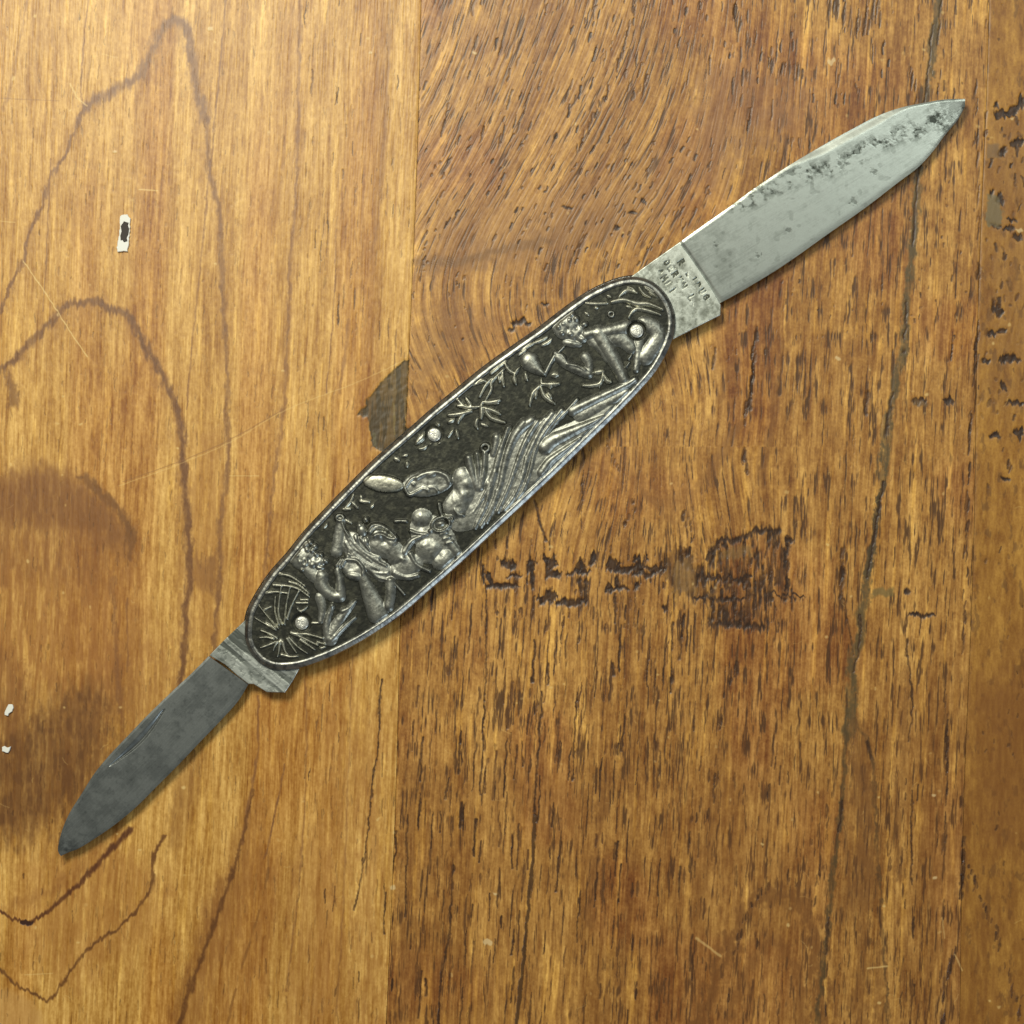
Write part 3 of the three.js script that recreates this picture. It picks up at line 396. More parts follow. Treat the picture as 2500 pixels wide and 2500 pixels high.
// grass tuft at the small-blade end
const tuft = element('grass_tuft', 'spiky tuft of embossed grass beside the small blade');
for (const [h, w, ...p] of [
  [0.3, 13, [480, 1250], [450, 1150], [455, 1040], [475, 890]], [0.28, 12, [450, 1250], [415, 1120], [420, 990]], [0.28, 12, [505, 1250], [520, 1080], [560, 890]], [0.25, 12, [530, 1200], [570, 1080], [640, 940]],
  [0.3, 12, [445, 1285], [350, 1180], [265, 1075]], [0.3, 12, [420, 1300], [310, 1240], [225, 1190]], [0.3, 16, [410, 1290], [370, 1255], [330, 1230]], [0.35, 18, [430, 1380], [360, 1340], [285, 1310]], [0.3, 15, [400, 1390], [340, 1375], [270, 1380]], [0.32, 14, [420, 1420], [350, 1450], [280, 1475]],
  [0.3, 14, [440, 1420], [415, 1460], [400, 1500]], [0.3, 14, [460, 1420], [455, 1500], [440, 1560]], [0.35, 18, [490, 1420], [510, 1500], [540, 1540]], [0.35, 15, [530, 1390], [570, 1450], [620, 1520]], [0.35, 15, [550, 1380], [640, 1470], [720, 1525]], [0.35, 17, [660, 1400], [720, 1440], [790, 1490]], [0.35, 18, [570, 1330], [700, 1390], [820, 1450]], [0.35, 18, [600, 1340], [720, 1345], [870, 1385]], [0.3, 15, [820, 1420], [890, 1440]], [0.3, 15, [850, 1480], [890, 1465]], [0.3, 18, [480, 1540], [560, 1560], [630, 1555]], [0.25, 20, [470, 1410], [465, 1440]],
  [0.22, 12, [320, 1110], [380, 1085]], [0.25, 12, [620, 1050], [730, 1050]], [0.22, 11, [660, 1020], [730, 1020]], [0.28, 12, [630, 1105], [660, 1130], [725, 1085]], [0.15, 10, [740, 1240], [860, 1240]],
  [0.3, 14, [460, 775], [570, 800], [700, 890]], [0.25, 12, [550, 850], [640, 880], [740, 960]], [0.28, 14, [400, 880], [540, 890], [640, 920], [740, 990]], [0.25, 13, [335, 955], [430, 945], [540, 960]]]) cap(tuft, z1(...p), w, w * 0.55, h);
// kneeling cherub
const ch1 = element('cherub_relief', 'embossed curly-haired child with bent arm beside the grass tuft');
ell(ch1, z1([680, 620]), 118, 112, 0, 0.52, 0.6); for (const a of [[700, 500, 34], [748, 478, 30], [792, 515, 30], [722, 548, 32], [770, 556, 28], [806, 590, 26], [852, 594, 22], [650, 540, 34], [630, 600, 34], [655, 660, 30]]) ell(ch1, z1([a[0], a[1]]), a[2], a[2], 0, 0.62, 0.6);
ell(ch1, z1([800, 660]), 84, 58, 0, 0.46, 0.6); ell(ch1, z1([893, 652]), 27, 26, 0, 0.56); ell(ch1, z1([842, 716]), 42, 22, 0, 0.46); ell(ch1, z1([770, 690]), 40, 34, 0, 0.54); ring(ch1, z1([700, 665]), 22, 28, 0, 12, 0.62); ell(ch1, z1([672, 738]), 24, 20, 0, 0.46); add(ch1, z1([815, 632]), 22, -0.4); add(ch1, z1([848, 690]), 16, -0.3); add(ch1, z1([740, 640]), 18, -0.3);
cap(ch1, z1([730, 730], [800, 800]), 50, 55, 0.34); ell(ch1, z1([850, 850]), 60, 80, 10, 0.5, 0.6); for (const q of [0, 26, 52]) cap(ch1, z1([1000 + q, 700], [1040 + q * 0.9, 640]), 19, 17, 0.6);
cap(ch1, z1([855, 800], [865, 890], [950, 975], [1030, 990]), 58, 48, 0.6); cap(ch1, z1([1035, 985], [1030, 850], [1010, 740]), 46, 30, 0.54); add(ch1, z1([985, 880]), 34, -0.2); ell(ch1, z1([1040, 680]), 50, 40, -30, 0.45); ell(ch1, z1([1108, 615]), 32, 36, 0, 0.6); cap(ch1, z1([840, 1000], [865, 1110], [850, 1220]), 40, 26, 0.25);
const lf = element('leaf_relief', 'broad embossed leaf below the bent arm');
cap(lf, z1([930, 1400], [905, 1250], [960, 1070]), 40, 22, 0.36); cap(lf, z1([940, 1390], [1010, 1240], [1150, 1060]), 60, 24, 0.36); cap(lf, z1([950, 1400], [1080, 1270], [1180, 1185]), 30, 13, 0.42); cap(lf, z1([1060, 1130], [1120, 1100], [1180, 1030]), 30, 12, 0.45); add(lf, z1([1000, 1250]), 60, -0.12); add(lf, z1([960, 1080]), 24, 0.14);
// reclining woman with flowing drapery
const wo = element('woman_relief', 'embossed reclining woman in windblown drapery along the lower edge');
ell(wo, z1([1165, 730]), 112, 88, 25, 0.5, 0.6); add(wo, z1([1150, 700]), 50, -0.3); add(wo, z1([1130, 730]), 34, -0.18); cap(wo, z1([1100, 640], [1190, 650], [1250, 720], [1250, 780]), 22, 26, 0.62); ell(wo, z1([1175, 795]), 90, 42, 10, 0.66); cap(wo, z1([1250, 800], [1315, 970], [1390, 1150]), 44, 88, 0.5, 0.6); cap(wo, z1([1510, 850], [1508, 960], [1490, 1090]), 46, 42, 0.5); cap(wo, z1([1540, 850], [1590, 910], [1640, 965]), 16, 12, 0.3); ell(wo, z1([1510, 835]), 40, 26, 0, 0.55);
cap(wo, z1([1040, 270], [1025, 400], [1000, 560]), 38, 52, 0.3); ring(wo, z1([1032, 245]), 34, 28, 0, 15, 0.55); cap(wo, z1([1050, 280], [1075, 350], [1120, 420]), 15, 13, 0.5);
for (const p of [[[1100, 400], [1150, 520], [1260, 600], [1330, 660]], [[1090, 480], [1160, 600], [1280, 690], [1400, 740]], [[1120, 560], [1220, 680], [1360, 760], [1480, 770]], [[1180, 420], [1210, 520], [1300, 590], [1400, 620]], [[1290, 700], [1380, 800], [1480, 830]]]) cap(wo, z1(...p), 24, 12, 0.32);
cap(wo, z1([1130, 480], [1280, 640], [1440, 760]), 90, 80, 0.2);
for (const a of [[1240, 360, 42, 58, 0.5], [1280, 262, 30, 34, 0.65], [1280, 470, 26, 42, 0.45], [1188, 450, 20, 36, 0.45], [1220, 320, 28, 30, 0.5]]) ell(wo, z1([a[0], a[1]]), a[2], a[3], -15, a[4]);
ell(wo, z2([310, 1190]), 140, 96, 18, 0.44, 0.6); ell(wo, z2([400, 1250]), 60, 44, 20, 0.56); ell(wo, z2([280, 1190]), 50, 34, 15, 0.62); ell(wo, z2([430, 1215]), 28, 24, 0, 0.66); for (const p of [[[190, 1150], [220, 1090], [310, 1095], [390, 1150], [450, 1210]], [[240, 1190], [300, 1170], [380, 1210], [440, 1220]], [[200, 1160], [250, 1110], [330, 1120]]]) cap(wo, z2(...p), 20, 14, 0.85);
add(wo, z2([310, 1140]), 32, -0.5); add(wo, z2([370, 1175]), 24, -0.45); add(wo, z2([330, 1240]), 24, -0.3); add(wo, z2([290, 1190]), 34, 0.14); add(wo, z2([400, 1290]), 30, 0.12); cap(wo, z2([290, 1280], [400, 1320], [450, 1380]), 95, 80, 0.4); cap(wo, z2([430, 1050], [480, 1045], [540, 1050]), 10, 16, 0.4);
for (const p of [[[0, 1200], [110, 1330], [280, 1420]], [[60, 1260], [200, 1390], [350, 1470]], [[0, 1300], [120, 1420], [280, 1500]], [[110, 1210], [160, 1280], [190, 1320]]]) cap(wo, z2(...p), 20, 12, 0.34);
ell(wo, z2([800, 1200]), 250, 165, 45, 0.24, 0.8); ell(wo, z2([690, 1025]), 95, 92, 0, 0.46, 0.85); add(wo, z2([680, 1090]), 40, -0.4); add(wo, z2([680, 990]), 40, 0.08); ell(wo, z2([765, 1320]), 130, 125, 0, 0.48, 0.85); add(wo, z2([850, 1380]), 50, -0.3); add(wo, z2([715, 1280]), 46, 0.1); add(wo, z2([820, 1290]), 36, 0.08); add(wo, z2([710, 1410]), 46, -0.22); add(wo, z2([770, 1330]), 20, -0.1); cap(wo, z2([580, 1140], [650, 1165], [740, 1172]), 15, 14, 0.5); cap(wo, z2([520, 1340], [600, 1230], [730, 1178]), 34, 14, 0.42);
ring(wo, z2([868, 1080]), 88, 66, -20, 15, 0.72); ell(wo, z2([865, 1075]), 54, 42, -20, 0.75); cap(wo, z2([850, 880], [862, 950], [890, 1000], [960, 1015]), 18, 15, 0.6); ring(wo, z2([960, 1025]), 20, 18, 0, 11, 0.65); ell(wo, z2([770, 1140]), 28, 22, -20, 0.7); cap(wo, z2([880, 1160], [940, 1240], [1020, 1340]), 40, 40, 0.38);
for (const q of [[895, 1165], [922, 1207], [948, 1250]]) cap(wo, z2([q[0] - 32, q[1] + 12], [q[0] + 32, q[1] - 12]), 13, 12, 0.52);
ell(wo, z2([540, 1480]), 160, 100, -25, 0.36); add(wo, z2([515, 1410]), 34, 0.28); ell(wo, z2([890, 1410]), 110, 85, -40, 0.5); cap(wo, z2([580, 1360], [640, 1460], [760, 1520]), 26, 14, 0.45); cap(wo, z2([430, 1540], [540, 1580], [650, 1560]), 30, 20, 0.4);
cap(wo, z2([1080, 640], [1090, 780], [1010, 910]), 90, 105, 0.48, 0.75); add(wo, z2([1130, 690]), 46, 0.2); add(wo, z2([1080, 800]), 36, 0.12); add(wo, z2([1010, 770]), 40, -0.2); add(wo, z2([1105, 745]), 26, -0.18); add(wo, z2([1130, 870]), 44, -0.25); add(wo, z2([1000, 860]), 34, 0.08); add(wo, z2([1040, 960]), 34, 0.16); cap(wo, z2([1000, 940], [1030, 985], [1080, 990]), 18, 14, 0.62);
ell(wo, z3([760, 1330]), 450, 240, -55, 0.20, 0.6); ell(wo, z3([450, 1650]), 330, 170, -42, 0.2, 0.6);
for (const [w0, w1, h, ...p] of [[30, 26, 0.62, [1130, 450], [1165, 600], [1210, 730]], [20, 22, 0.62, [1210, 410], [1225, 560], [1220, 720]], [20, 28, 0.66, [1285, 400], [1275, 560], [1240, 730]], [26, 30, 0.56, [1380, 580], [1350, 660], [1320, 740]], [30, 22, 0.5, [1395, 255], [1385, 330], [1365, 410]], [20, 14, 0.62, [1505, 165], [1450, 330], [1390, 560]], [22, 14, 0.46, [1330, 740], [1290, 900], [1190, 1110]], [20, 12, 0.4, [1400, 760], [1370, 900], [1300, 1060]]]) cap(wo, z2(...p), w0 * 1.25, w1 * 1.3, h * 1.05, 0.85, 0.35);
ring(wo, z2([1288, 352]), 36, 34, 0, 15, 0.64); ell(wo, z2([1225, 700]), 50, 60, 0, 0.42, 0.8); ell(wo, z2([1320, 700]), 45, 60, 0, 0.4, 0.8);
for (const [w0, w1, h, ...p] of [
  [22, 15, 0.5, [742, 935], [660, 1130], [612, 1300], [585, 1460], [515, 1650], [430, 1830]],
  [42, 16, 0.52, [955, 868], [830, 965], [740, 1140], [690, 1320], [650, 1500], [565, 1710], [470, 1870]],
  [28, 16, 0.5, [1010, 878], [920, 1020], [855, 1160], [790, 1340], [725, 1520], [630, 1730]],
  [34, 16, 0.48, [1150, 808], [1050, 940], [960, 1110], [900, 1260], [860, 1420], [790, 1580], [700, 1710]],
  [26, 15, 0.48, [1240, 768], [1150, 880], [1050, 1020], [980, 1180], [945, 1330], [885, 1500], [810, 1640]],
  [18, 16, 0.46, [1385, 668], [1280, 785], [1170, 900], [1090, 1010]],
  [40, 24, 0.55, [885, 890], [800, 990], [750, 1080]], [22, 12, 0.42, [1080, 850], [990, 960], [930, 1060]], [20, 12, 0.4, [560, 1480], [480, 1620], [400, 1740]], [16, 12, 0.36, [900, 1210], [870, 1340], [800, 1500]]]) cap(wo, z3(...p), w0 * 1.05, w1 * 1.3, h * 1.15, 0.85, 0.5);
cap(wo, z3([1010, 1330], [1200, 1130], [1500, 930], [1700, 760]), 190, 60, 0.2, 0.9); cap(wo, z3([1340, 775], [1550, 672], [1830, 540], [1930, 480]), 46, 30, 0.58); cap(wo, z3([1085, 1120], [1150, 1060], [1300, 990], [1640, 835]), 70, 22, 0.64); cap(wo, z3([1050, 1360], [1110, 1270], [1190, 1200], [1420, 1040]), 46, 18, 0.6); cap(wo, z3([1420, 820], [1620, 720], [1850, 600]), 60, 36, 0.28, 0.8);
// oval mirror and shell ornament
const mi = element('mirror_relief', 'smooth bright embossed oval under the upper edge');
ell(mi, z2([325, 690]), 182, 74, 8, 0.55, 0.18);
const sh = element('shell_ornament', 'curled embossed ornament next to the smooth oval');
ell(sh, z2([740, 690]), 228, 115, -8, 0.36, 0.3); cap(sh, z2([640, 640], [720, 600], [830, 585], [920, 620], [950, 680]), 30, 26, 0.58); cap(sh, z2([540, 720], [580, 660], [640, 625]), 20, 18, 0.5); cap(sh, z2([530, 740], [570, 800], [640, 770], [700, 740], [750, 760]), 18, 15, 0.5); cap(sh, z2([760, 730], [810, 730], [840, 765]), 18, 15, 0.5); ell(sh, z2([775, 605]), 70, 36, -10, 0.62); ell(sh, z2([610, 700]), 34, 24, 20, 0.5); add(sh, z2([850, 700]), 60, -0.25); add(sh, z2([680, 690]), 44, -0.15);
// leaves and sprigs
function sprig(label, zz, list) { const e = element('leaf_sprig', label); for (const [w, h, ...p] of list) leaf(e, zz(...p), w * 1.4, h * 1.1); return e; }
sprig('small embossed leaves around the middle rivet', z2, [[24, 0.4, [720, 220], [680, 260], [640, 305]], [12, 0.3, [660, 360], [700, 360], [735, 335]], [26, 0.45, [780, 280], [778, 300]], [22, 0.45, [845, 285], [848, 300]], [12, 0.3, [810, 160], [850, 125]], [14, 0.3, [940, 110], [990, 85]], [10, 0.25, [935, 250], [985, 180]], [14, 0.3, [1015, 190], [1030, 260]], [16, 0.3, [548, 490], [545, 530]], [14, 0.22, [430, 450], [470, 470]], [10, 0.18, [510, 430], [550, 420]]]);
sprig('star-shaped embossed leaf sprig in the open dark field', z3, [[15, 0.35, [490, 690], [560, 695], [655, 672]], [12, 0.3, [580, 700], [640, 700]], [16, 0.4, [500, 745], [580, 770], [655, 805]], [16, 0.38, [515, 770], [570, 840], [700, 885]], [17, 0.38, [478, 710], [482, 780], [478, 845]], [14, 0.3, [440, 850], [425, 900], [440, 940]], [13, 0.35, [470, 735], [350, 742], [250, 725]], [13, 0.33, [350, 742], [290, 710], [240, 650]], [12, 0.3, [385, 735], [360, 690], [330, 650]], [16, 0.38, [385, 778], [270, 805], [165, 815]], [12, 0.3, [320, 800], [280, 840], [255, 890]], [10, 0.2, [480, 900], [540, 920]]]);
sprig('embossed twig running up to the rim', z3, [[11, 0.3, [520, 670], [572, 570], [575, 500], [690, 380]], [12, 0.3, [460, 640], [520, 530], [580, 465]], [18, 0.35, [395, 525], [440, 500], [515, 490]], [16, 0.32, [570, 420], [640, 350], [705, 310]], [14, 0.32, [705, 330], [740, 390], [800, 425]], [14, 0.36, [800, 425], [810, 400], [832, 370]], [16, 0.36, [795, 430], [790, 470], [805, 520]], [14, 0.3, [680, 410], [675, 470], [690, 540]], [12, 0.3, [640, 440], [650, 500]], [16, 0.32, [895, 420], [910, 480]]]);
sprig('embossed flower sprig below the pear-shaped vessel', z3, [[18, 0.38, [1050, 520], [1130, 525], [1215, 518]], [14, 0.35, [1125, 530], [1130, 560]], [15, 0.36, [1030, 540], [965, 610], [935, 720]], [13, 0.32, [1005, 565], [990, 655]], [16, 0.36, [1042, 550], [1080, 640], [1170, 705]], [16, 0.35, [1110, 605], [1140, 650]], [10, 0.3, [1045, 475], [1048, 530]]]);
sprig('curved embossed leaf sprig near the long leg', z3, [[18, 0.35, [1555, 412], [1635, 400]], [15, 0.35, [1632, 420], [1605, 510], [1530, 535], [1440, 535]], [18, 0.38, [1640, 440], [1670, 490], [1705, 500]], [12, 0.3, [1600, 510], [1595, 550]], [20, 0.25, [1150, 435], [1200, 435]]]);
sprig('fine embossed leaves along the upper rim', z4, [[13, 0.28, [20, 895], [110, 870], [200, 830]], [12, 0.26, [200, 830], [280, 800], [330, 770]], [12, 0.25, [280, 850], [340, 820], [370, 790]], [10, 0.2, [60, 940], [130, 890]], [12, 0.22, [700, 450], [800, 455], [900, 450]]]);
sprig('embossed branch over the seated figure', z4, [[20, 0.42, [940, 440], [1050, 420], [1180, 455], [1290, 460], [1420, 510]], [14, 0.32, [1010, 390], [1080, 330], [1180, 355]], [12, 0.3, [1090, 300], [1130, 310], [1170, 350]], [12, 0.28, [1200, 300], [1240, 360], [1310, 400]], [15, 0.35, [1100, 585], [1160, 510], [1260, 515], [1400, 560]], [12, 0.25, [1080, 480], [1130, 490]], [16, 0.3, [900, 380], [930, 390]], [12, 0.25, [1300, 350], [1370, 390]], [13, 0.24, [1260, 300], [1330, 340]], [12, 0.2, [690, 540], [720, 560]], [10, 0.2, [780, 500], [810, 490]]]);
const dr = element('ring_ornament'); ring(dr, z4([935, 555]), 26, 24, 0, 11, 0.3);
sprig('faint embossed grass blades above the raised arm', z1, [[10, 0.2, [1080, 150], [1130, 90], [1160, 20]], [12, 0.22, [1220, 85], [1310, 92]], [10, 0.2, [1140, 90], [1200, 150]], [9, 0.18, [1320, 150], [1350, 120]], [10, 0.2, [1060, 160], [1130, 160]], [9, 0.15, [1230, 40], [1235, 60]], [10, 0.22, [1080, 260], [1140, 295]], [9, 0.2, [880, 340], [910, 300]]]);
// pear-shaped vessel with stem
const ve = element('vessel_relief', 'smooth pear-shaped embossed vessel');
cap(ve, z3([935, 305], [990, 365], [1070, 425]), 78, 18, 0.6, 0.6); cap(ve, z3([1080, 430], [1130, 330], [1180, 240]), 18, 22, 0.42); cap(ve, z3([1200, 230], [1265, 165]), 10, 9, 0.35); ell(ve, z3([1180, 235]), 28, 30, 0, 0.5);
// second child
const ch2 = element('cherub_relief', 'embossed child leaning on one arm beside the large blade');
ell(ch2, z4([510, 665]), 122, 126, 10, 0.5, 0.6); for (const a of [[452, 610, 36], [500, 566, 38], [556, 556, 36], [600, 600, 32], [540, 615, 34], [486, 650, 34], [440, 680, 32], [470, 735, 30]]) ell(ch2, z4([a[0], a[1]]), a[2], a[2], 0, 0.62, 0.6);
ell(ch2, z4([600, 735]), 90, 84, 20, 0.46, 0.6); ell(ch2, z4([552, 742]), 46, 36, 0, 0.6); ell(ch2, z4([682, 652]), 38, 28, -25, 0.58); ell(ch2, z4([660, 792]), 42, 34, 0, 0.5); ell(ch2, z4([690, 730]), 26, 24, 0, 0.56); ell(ch2, z4([570, 832]), 90, 34, 10, 0.36); add(ch2, z4([605, 690]), 24, -0.4); add(ch2, z4([640, 750]), 18, -0.3); add(ch2, z4([600, 800]), 22, -0.3); add(ch2, z4([520, 700]), 20, -0.3);
cap(ch2, z4([700, 750], [800, 730], [900, 720], [1080, 680]), 46, 60, 0.58); cap(ch2, z4([820, 740], [930, 930], [1055, 1170]), 72, 50, 0.66); cap(ch2, z4([930, 760], [1050, 800], [1130, 880]), 80, 50, 0.4); cap(ch2, z4([760, 780], [860, 900], [900, 980]), 60, 30, 0.28); cap(ch2, z4([1250, 640], [1350, 690], [1380, 790], [1260, 960]), 60, 70, 0.4); cap(ch2, z4([1200, 800], [1190, 950], [1170, 1080]), 40, 26, 0.3);
cap(ch2, z4([430, 960], [500, 1020], [600, 1070], [720, 1120]), 40, 40, 0.5); cap(ch2, z4([520, 1030], [620, 1050], [690, 1090]), 18, 16, 0.62); cap(ch2, z4([690, 960], [720, 1010], [730, 1100]), 40, 30, 0.35); cap(ch2, z4([420, 940], [470, 950], [510, 1010]), 24, 18, 0.5); cap(ch2, z4([660, 1100], [720, 1130]), 30, 24, 0.42);
for (const q of [[1100, 940], [1080, 1010]]) cap(ch2, z4([q[0], q[1] + 40], [q[0] + 30, q[1]]), 12, 10, 0.35);

const CA = [0.7544, -0.6565], CB = [0.6565, 0.7544], CC = [1122, 1152];
const uvOf = (p) => [(p[0] - CC[0]) * CA[0] + (p[1] - CC[1]) * CA[1], (p[0] - CC[0]) * CB[0] + (p[1] - CC[1]) * CB[1]];
const OUV = OUT.map(uvOf), U0 = Math.min(...OUV.map((p) => p[0])), U1 = Math.max(...OUV.map((p) => p[0]));
function vRange(u) { let a = 1e9, b = -1e9; for (let i = 0, j = OUV.length - 1; i < OUV.length; j = i++) { const p = OUV[j], q = OUV[i]; if ((p[0] - u) * (q[0] - u) <= 0 && p[0] !== q[0]) { const v = p[1] + (q[1] - p[1]) * (u - p[0]) / (q[0] - p[0]); a = Math.min(a, v); b = Math.max(b, v); } } return [a, b]; }
const NU = 960, NV = 210, CV = (NU + 1) * (NV + 1);
const cpos = new Float32Array(CV * 3), cuv = new Float32Array(CV * 2), cid = new Int16Array(CV), ccol = new Float32Array(CV * 3);
function primHeight(p, x, y) {
  if (x < p.box[0] || y < p.box[1] || x > p.box[2] || y > p.box[3]) return 0;
  if (p.c) { const dx = x - p.c[0], dy = y - p.c[1], a = (dx * p.cs + dy * p.sn) / p.rx, b = (-dx * p.sn + dy * p.cs) / p.ry, r = a * a + b * b; return r >= 1 ? 0 : p.h * Math.pow(1 - r, p.p); }
  let best = 0;
  for (let i = 1; i < p.q.length; i++) { const [ax, ay] = p.q[i - 1], ex = p.q[i][0] - ax, ey = p.q[i][1] - ay, t = clamp(((x - ax) * ex + (y - ay) * ey) / (ex * ex + ey * ey || 1)), u = (p.l[i - 1] + t * (p.l[i] - p.l[i - 1])) / p.L, w = lerp(p.w0, p.w1, u) * (p.leaf ? 0.4 + 0.6 * Math.pow(Math.sin(Math.PI * clamp(0.08 + u * 0.86)), 0.8) : 1), d = Math.hypot(x - ax - ex * t, y - ay - ey * t) / w; if (d < 1) best = Math.max(best, p.h * (1 - p.fall * u) * Math.pow(1 - d * d, p.p)); }
  return best;
}
for (let i = 0; i <= NU; i++) {
  const u = lerp(U0 + 0.4, U1 - 0.4, 0.5 - 0.5 * Math.cos(Math.PI * i / NU)), [va, vb] = vRange(u);
  for (let j = 0; j <= NV; j++) {
    const v = lerp(va, vb, j / NV), k = i * (NV + 1) + j, x = CC[0] + u * CA[0] + v * CB[0], y = CC[1] + u * CA[1] + v * CB[1];
    const d = j === 0 || j === NV || i === 0 || i === NU ? 0 : polyDist(x, y, OUT);
    let h, id = -1;
    const field = 3.70 + 0.20 * (1 - (v / 170) ** 2) + 0.035 * fbm(x * 0.05, y * 0.05) + 0.014 * noise(x * 0.22, y * 0.22);
    if (d < 11) { h = d < 3 ? 3.0 + 0.52 * Math.sqrt(Math.max(0, 1 - ((3 - d) / 3) ** 2)) : 3.52 + 0.46 * Math.sin((d - 3) / 8 * 1.25) / Math.sin(1.25); id = -2; }
    else if (d < 15) { h = 3.98 + 0.03 * Math.sin((d - 11) / 4 * Math.PI) + 0.01 * noise(x * 0.2, y * 0.2); id = -2; }
    else {
      h = lerp(3.98, field, smooth(15, 19, d)); if (d < 17) id = -2;
      if (d > 17) {
        let top = 0.012;
        for (let e = 0; e < elements.length; e++) {
          const E = elements[e]; let q = 0; for (const p of E.prims) { const t = primHeight(p, x, y); if (t > q) q = t; }
          if (q > 0) { for (const a of E.adds) { const r2 = ((x - a[0]) ** 2 + (y - a[1]) ** 2) / (a[2] * a[2]); if (r2 < 4) q += a[3] * Math.exp(-r2 * 1.4) * Math.min(1, q / 0.2); } q *= smooth(17, 24, d) * 0.9 + 0.1; q = Math.max(0.013, q + Math.min(0.028, q * 0.2) * (1.2 * noise(x * 0.13 + 7, y * 0.13) + 0.8 * noise(x * 0.27, y * 0.27 + 4) - 1)); }
          if (q > top) { top = q; id = e; }
        }
        if (id >= 0) h = Math.max(h, field + top);
        for (const [rx, ry] of [[733, 1521], [1058, 1059], [1555, 804]]) { const r = Math.hypot(x - rx, y - ry); if (r < 27) { h = lerp(3.68, h, smooth(20, 27, r)); if (r < 23) id = -1; } }
      }
    }
    const w = W(x, y, (d < 11 ? 3.2 : 3.9) * MM); cpos.set([w[0], h * MM, w[2]], k * 3); cuv.set([x / 300, y / 300], k * 2); cid[k] = id;
  }
}
// the stamping is worn soft: smooth the raised ground a little
{ const hh = new Float32Array(CV); for (let pass = 0; pass < 1; pass++) { for (let k = 0; k < CV; k++) hh[k] = cpos[3 * k + 1]; for (let i = 1; i < NU; i++) for (let j = 1; j < NV; j++) { const k = i * (NV + 1) + j; if (cid[k] === -2) continue; cpos[3 * k + 1] = 0.5 * hh[k] + 0.125 * (hh[k - 1] + hh[k + 1] + hh[k - NV - 1] + hh[k + NV + 1]); } } }
// normals once for the whole field, then cut into meshes
const cidx = []; for (let i = 0; i < NU; i++) for (let j = 0; j < NV; j++) { const k = i * (NV + 1) + j; cidx.push(k, k + 1, k + NV + 1, k + 1, k + NV + 2, k + NV + 1); }
const whole = new THREE.BufferGeometry(); whole.setAttribute('position', new THREE.BufferAttribute(cpos, 3)); whole.setIndex(cidx); whole.computeVertexNormals();
{ const n = whole.attributes.normal; let s = 0; for (let k = 0; k < CV; k += 97) s += n.getY(k); if (s < 0) { for (let t = 0; t < cidx.length; t += 3) { const q = cidx[t + 1]; cidx[t + 1] = cidx[t + 2]; cidx[t + 2] = q; } whole.setIndex(cidx); whole.computeVertexNormals(); } }
const cnor = whole.attributes.normal.array;
function cut(id) {
  const map = new Map(), pos = [], nor = [], uv = [], idx = [];
  for (let t = 0; t < cidx.length; t += 3) {
    const a = cid[cidx[t]], b = cid[cidx[t + 1]], c = cid[cidx[t + 2]], own = a === b || a === c ? a : b === c ? b : a;
    if (own !== id) continue;
    for (let c2 = 0; c2 < 3; c2++) { const k = cidx[t + c2]; let m = map.get(k); if (m === undefined) { m = map.size; map.set(k, m); pos.push(cpos[3 * k], cpos[3 * k + 1], cpos[3 * k + 2]); nor.push(cnor[3 * k], cnor[3 * k + 1], cnor[3 * k + 2]); uv.push(cuv[2 * k], cuv[2 * k + 1]); } idx.push(m); }
  }
  const g = new THREE.BufferGeometry(); g.setAttribute('position', new THREE.Float32BufferAttribute(pos, 3)); g.setAttribute('normal', new THREE.Float32BufferAttribute(nor, 3)); g.setAttribute('uv', new THREE.Float32BufferAttribute(uv, 2)); g.setIndex(idx); return g;
}
const [fieldMap, fieldBump] = mottled([48, 49, 43], [78, 78, 66], 0.7, 256, 0.12);
const fieldMat = new THREE.MeshStandardMaterial({ map: fieldMap, bumpMap: fieldBump, bumpScale: 0.00003, metalness: 0.75, roughness: 0.5 });
const [silMap, silBump] = mottled([154, 155, 145], [110, 111, 103], 0.75, 256, 0.12), [rubbedLitMap, rubbedLitBump] = mottled([182, 181, 164], [132, 132, 118], 0.7, 256, 0.14);
const reliefMat = new THREE.MeshStandardMaterial({ map: silMap, bumpMap: silBump, bumpScale: 0.00003, metalness: 0.9, roughness: 0.42 });
const rubbedLitMat = new THREE.MeshStandardMaterial({ map: rubbedLitMap, bumpMap: rubbedLitBump, bumpScale: 0.00003, metalness: 0.85, roughness: 0.4 });   // oval rubbed bright; on leaves and tuft the paler silver stands in for light
const [rimMap, rimBump] = mottled([150, 150, 142], [90, 92, 92], 0.7);
const rimMat = new THREE.MeshStandardMaterial({ map: rimMap, bumpMap: rimBump, bumpScale: 0.00003, metalness: 1, roughness: 0.4 });
const cover = tag(mesh('cover_plate', cut(-1), fieldMat, knife), 'blackened silver cover plate with raised figures and leaves');
mesh('rim', cut(-2), rimMat, cover);
elements.forEach((e, i) => { const g = cut(i); if (g.index.count) { const m = mesh(e.name, g, /sprig|tuft|mirror/.test(e.name) ? rubbedLitMat : reliefMat, cover); if (e.label) m.userData.label = e.label; } });
// rivets
const [pinMap, pinBump] = mottled([214, 214, 204], [168, 168, 158], 0.8, 64, 0.22);
const steelBright = new THREE.MeshStandardMaterial({ map: pinMap, bumpMap: pinBump, bumpScale: 0.00006, metalness: 0.8, roughness: 0.42 });
const rivetGeo = new THREE.LatheGeometry([[0, 0.15], [0.3, 0.165], [0.55, 0.15], [0.76, 0.09], [0.88, -0.02], [0.92, -0.14], [0.92, -0.7]].map(([x, y]) => new THREE.Vector2(x * MM, y * MM)), 28);
for (const [x, y, h] of [[733, 1521, 4.0], [1058, 1059, 4.1], [1555, 804, 4.15]]) { const r = mesh('rivet', rivetGeo, steelBright, cover); r.position.set(...W(x, y, h * MM)); }

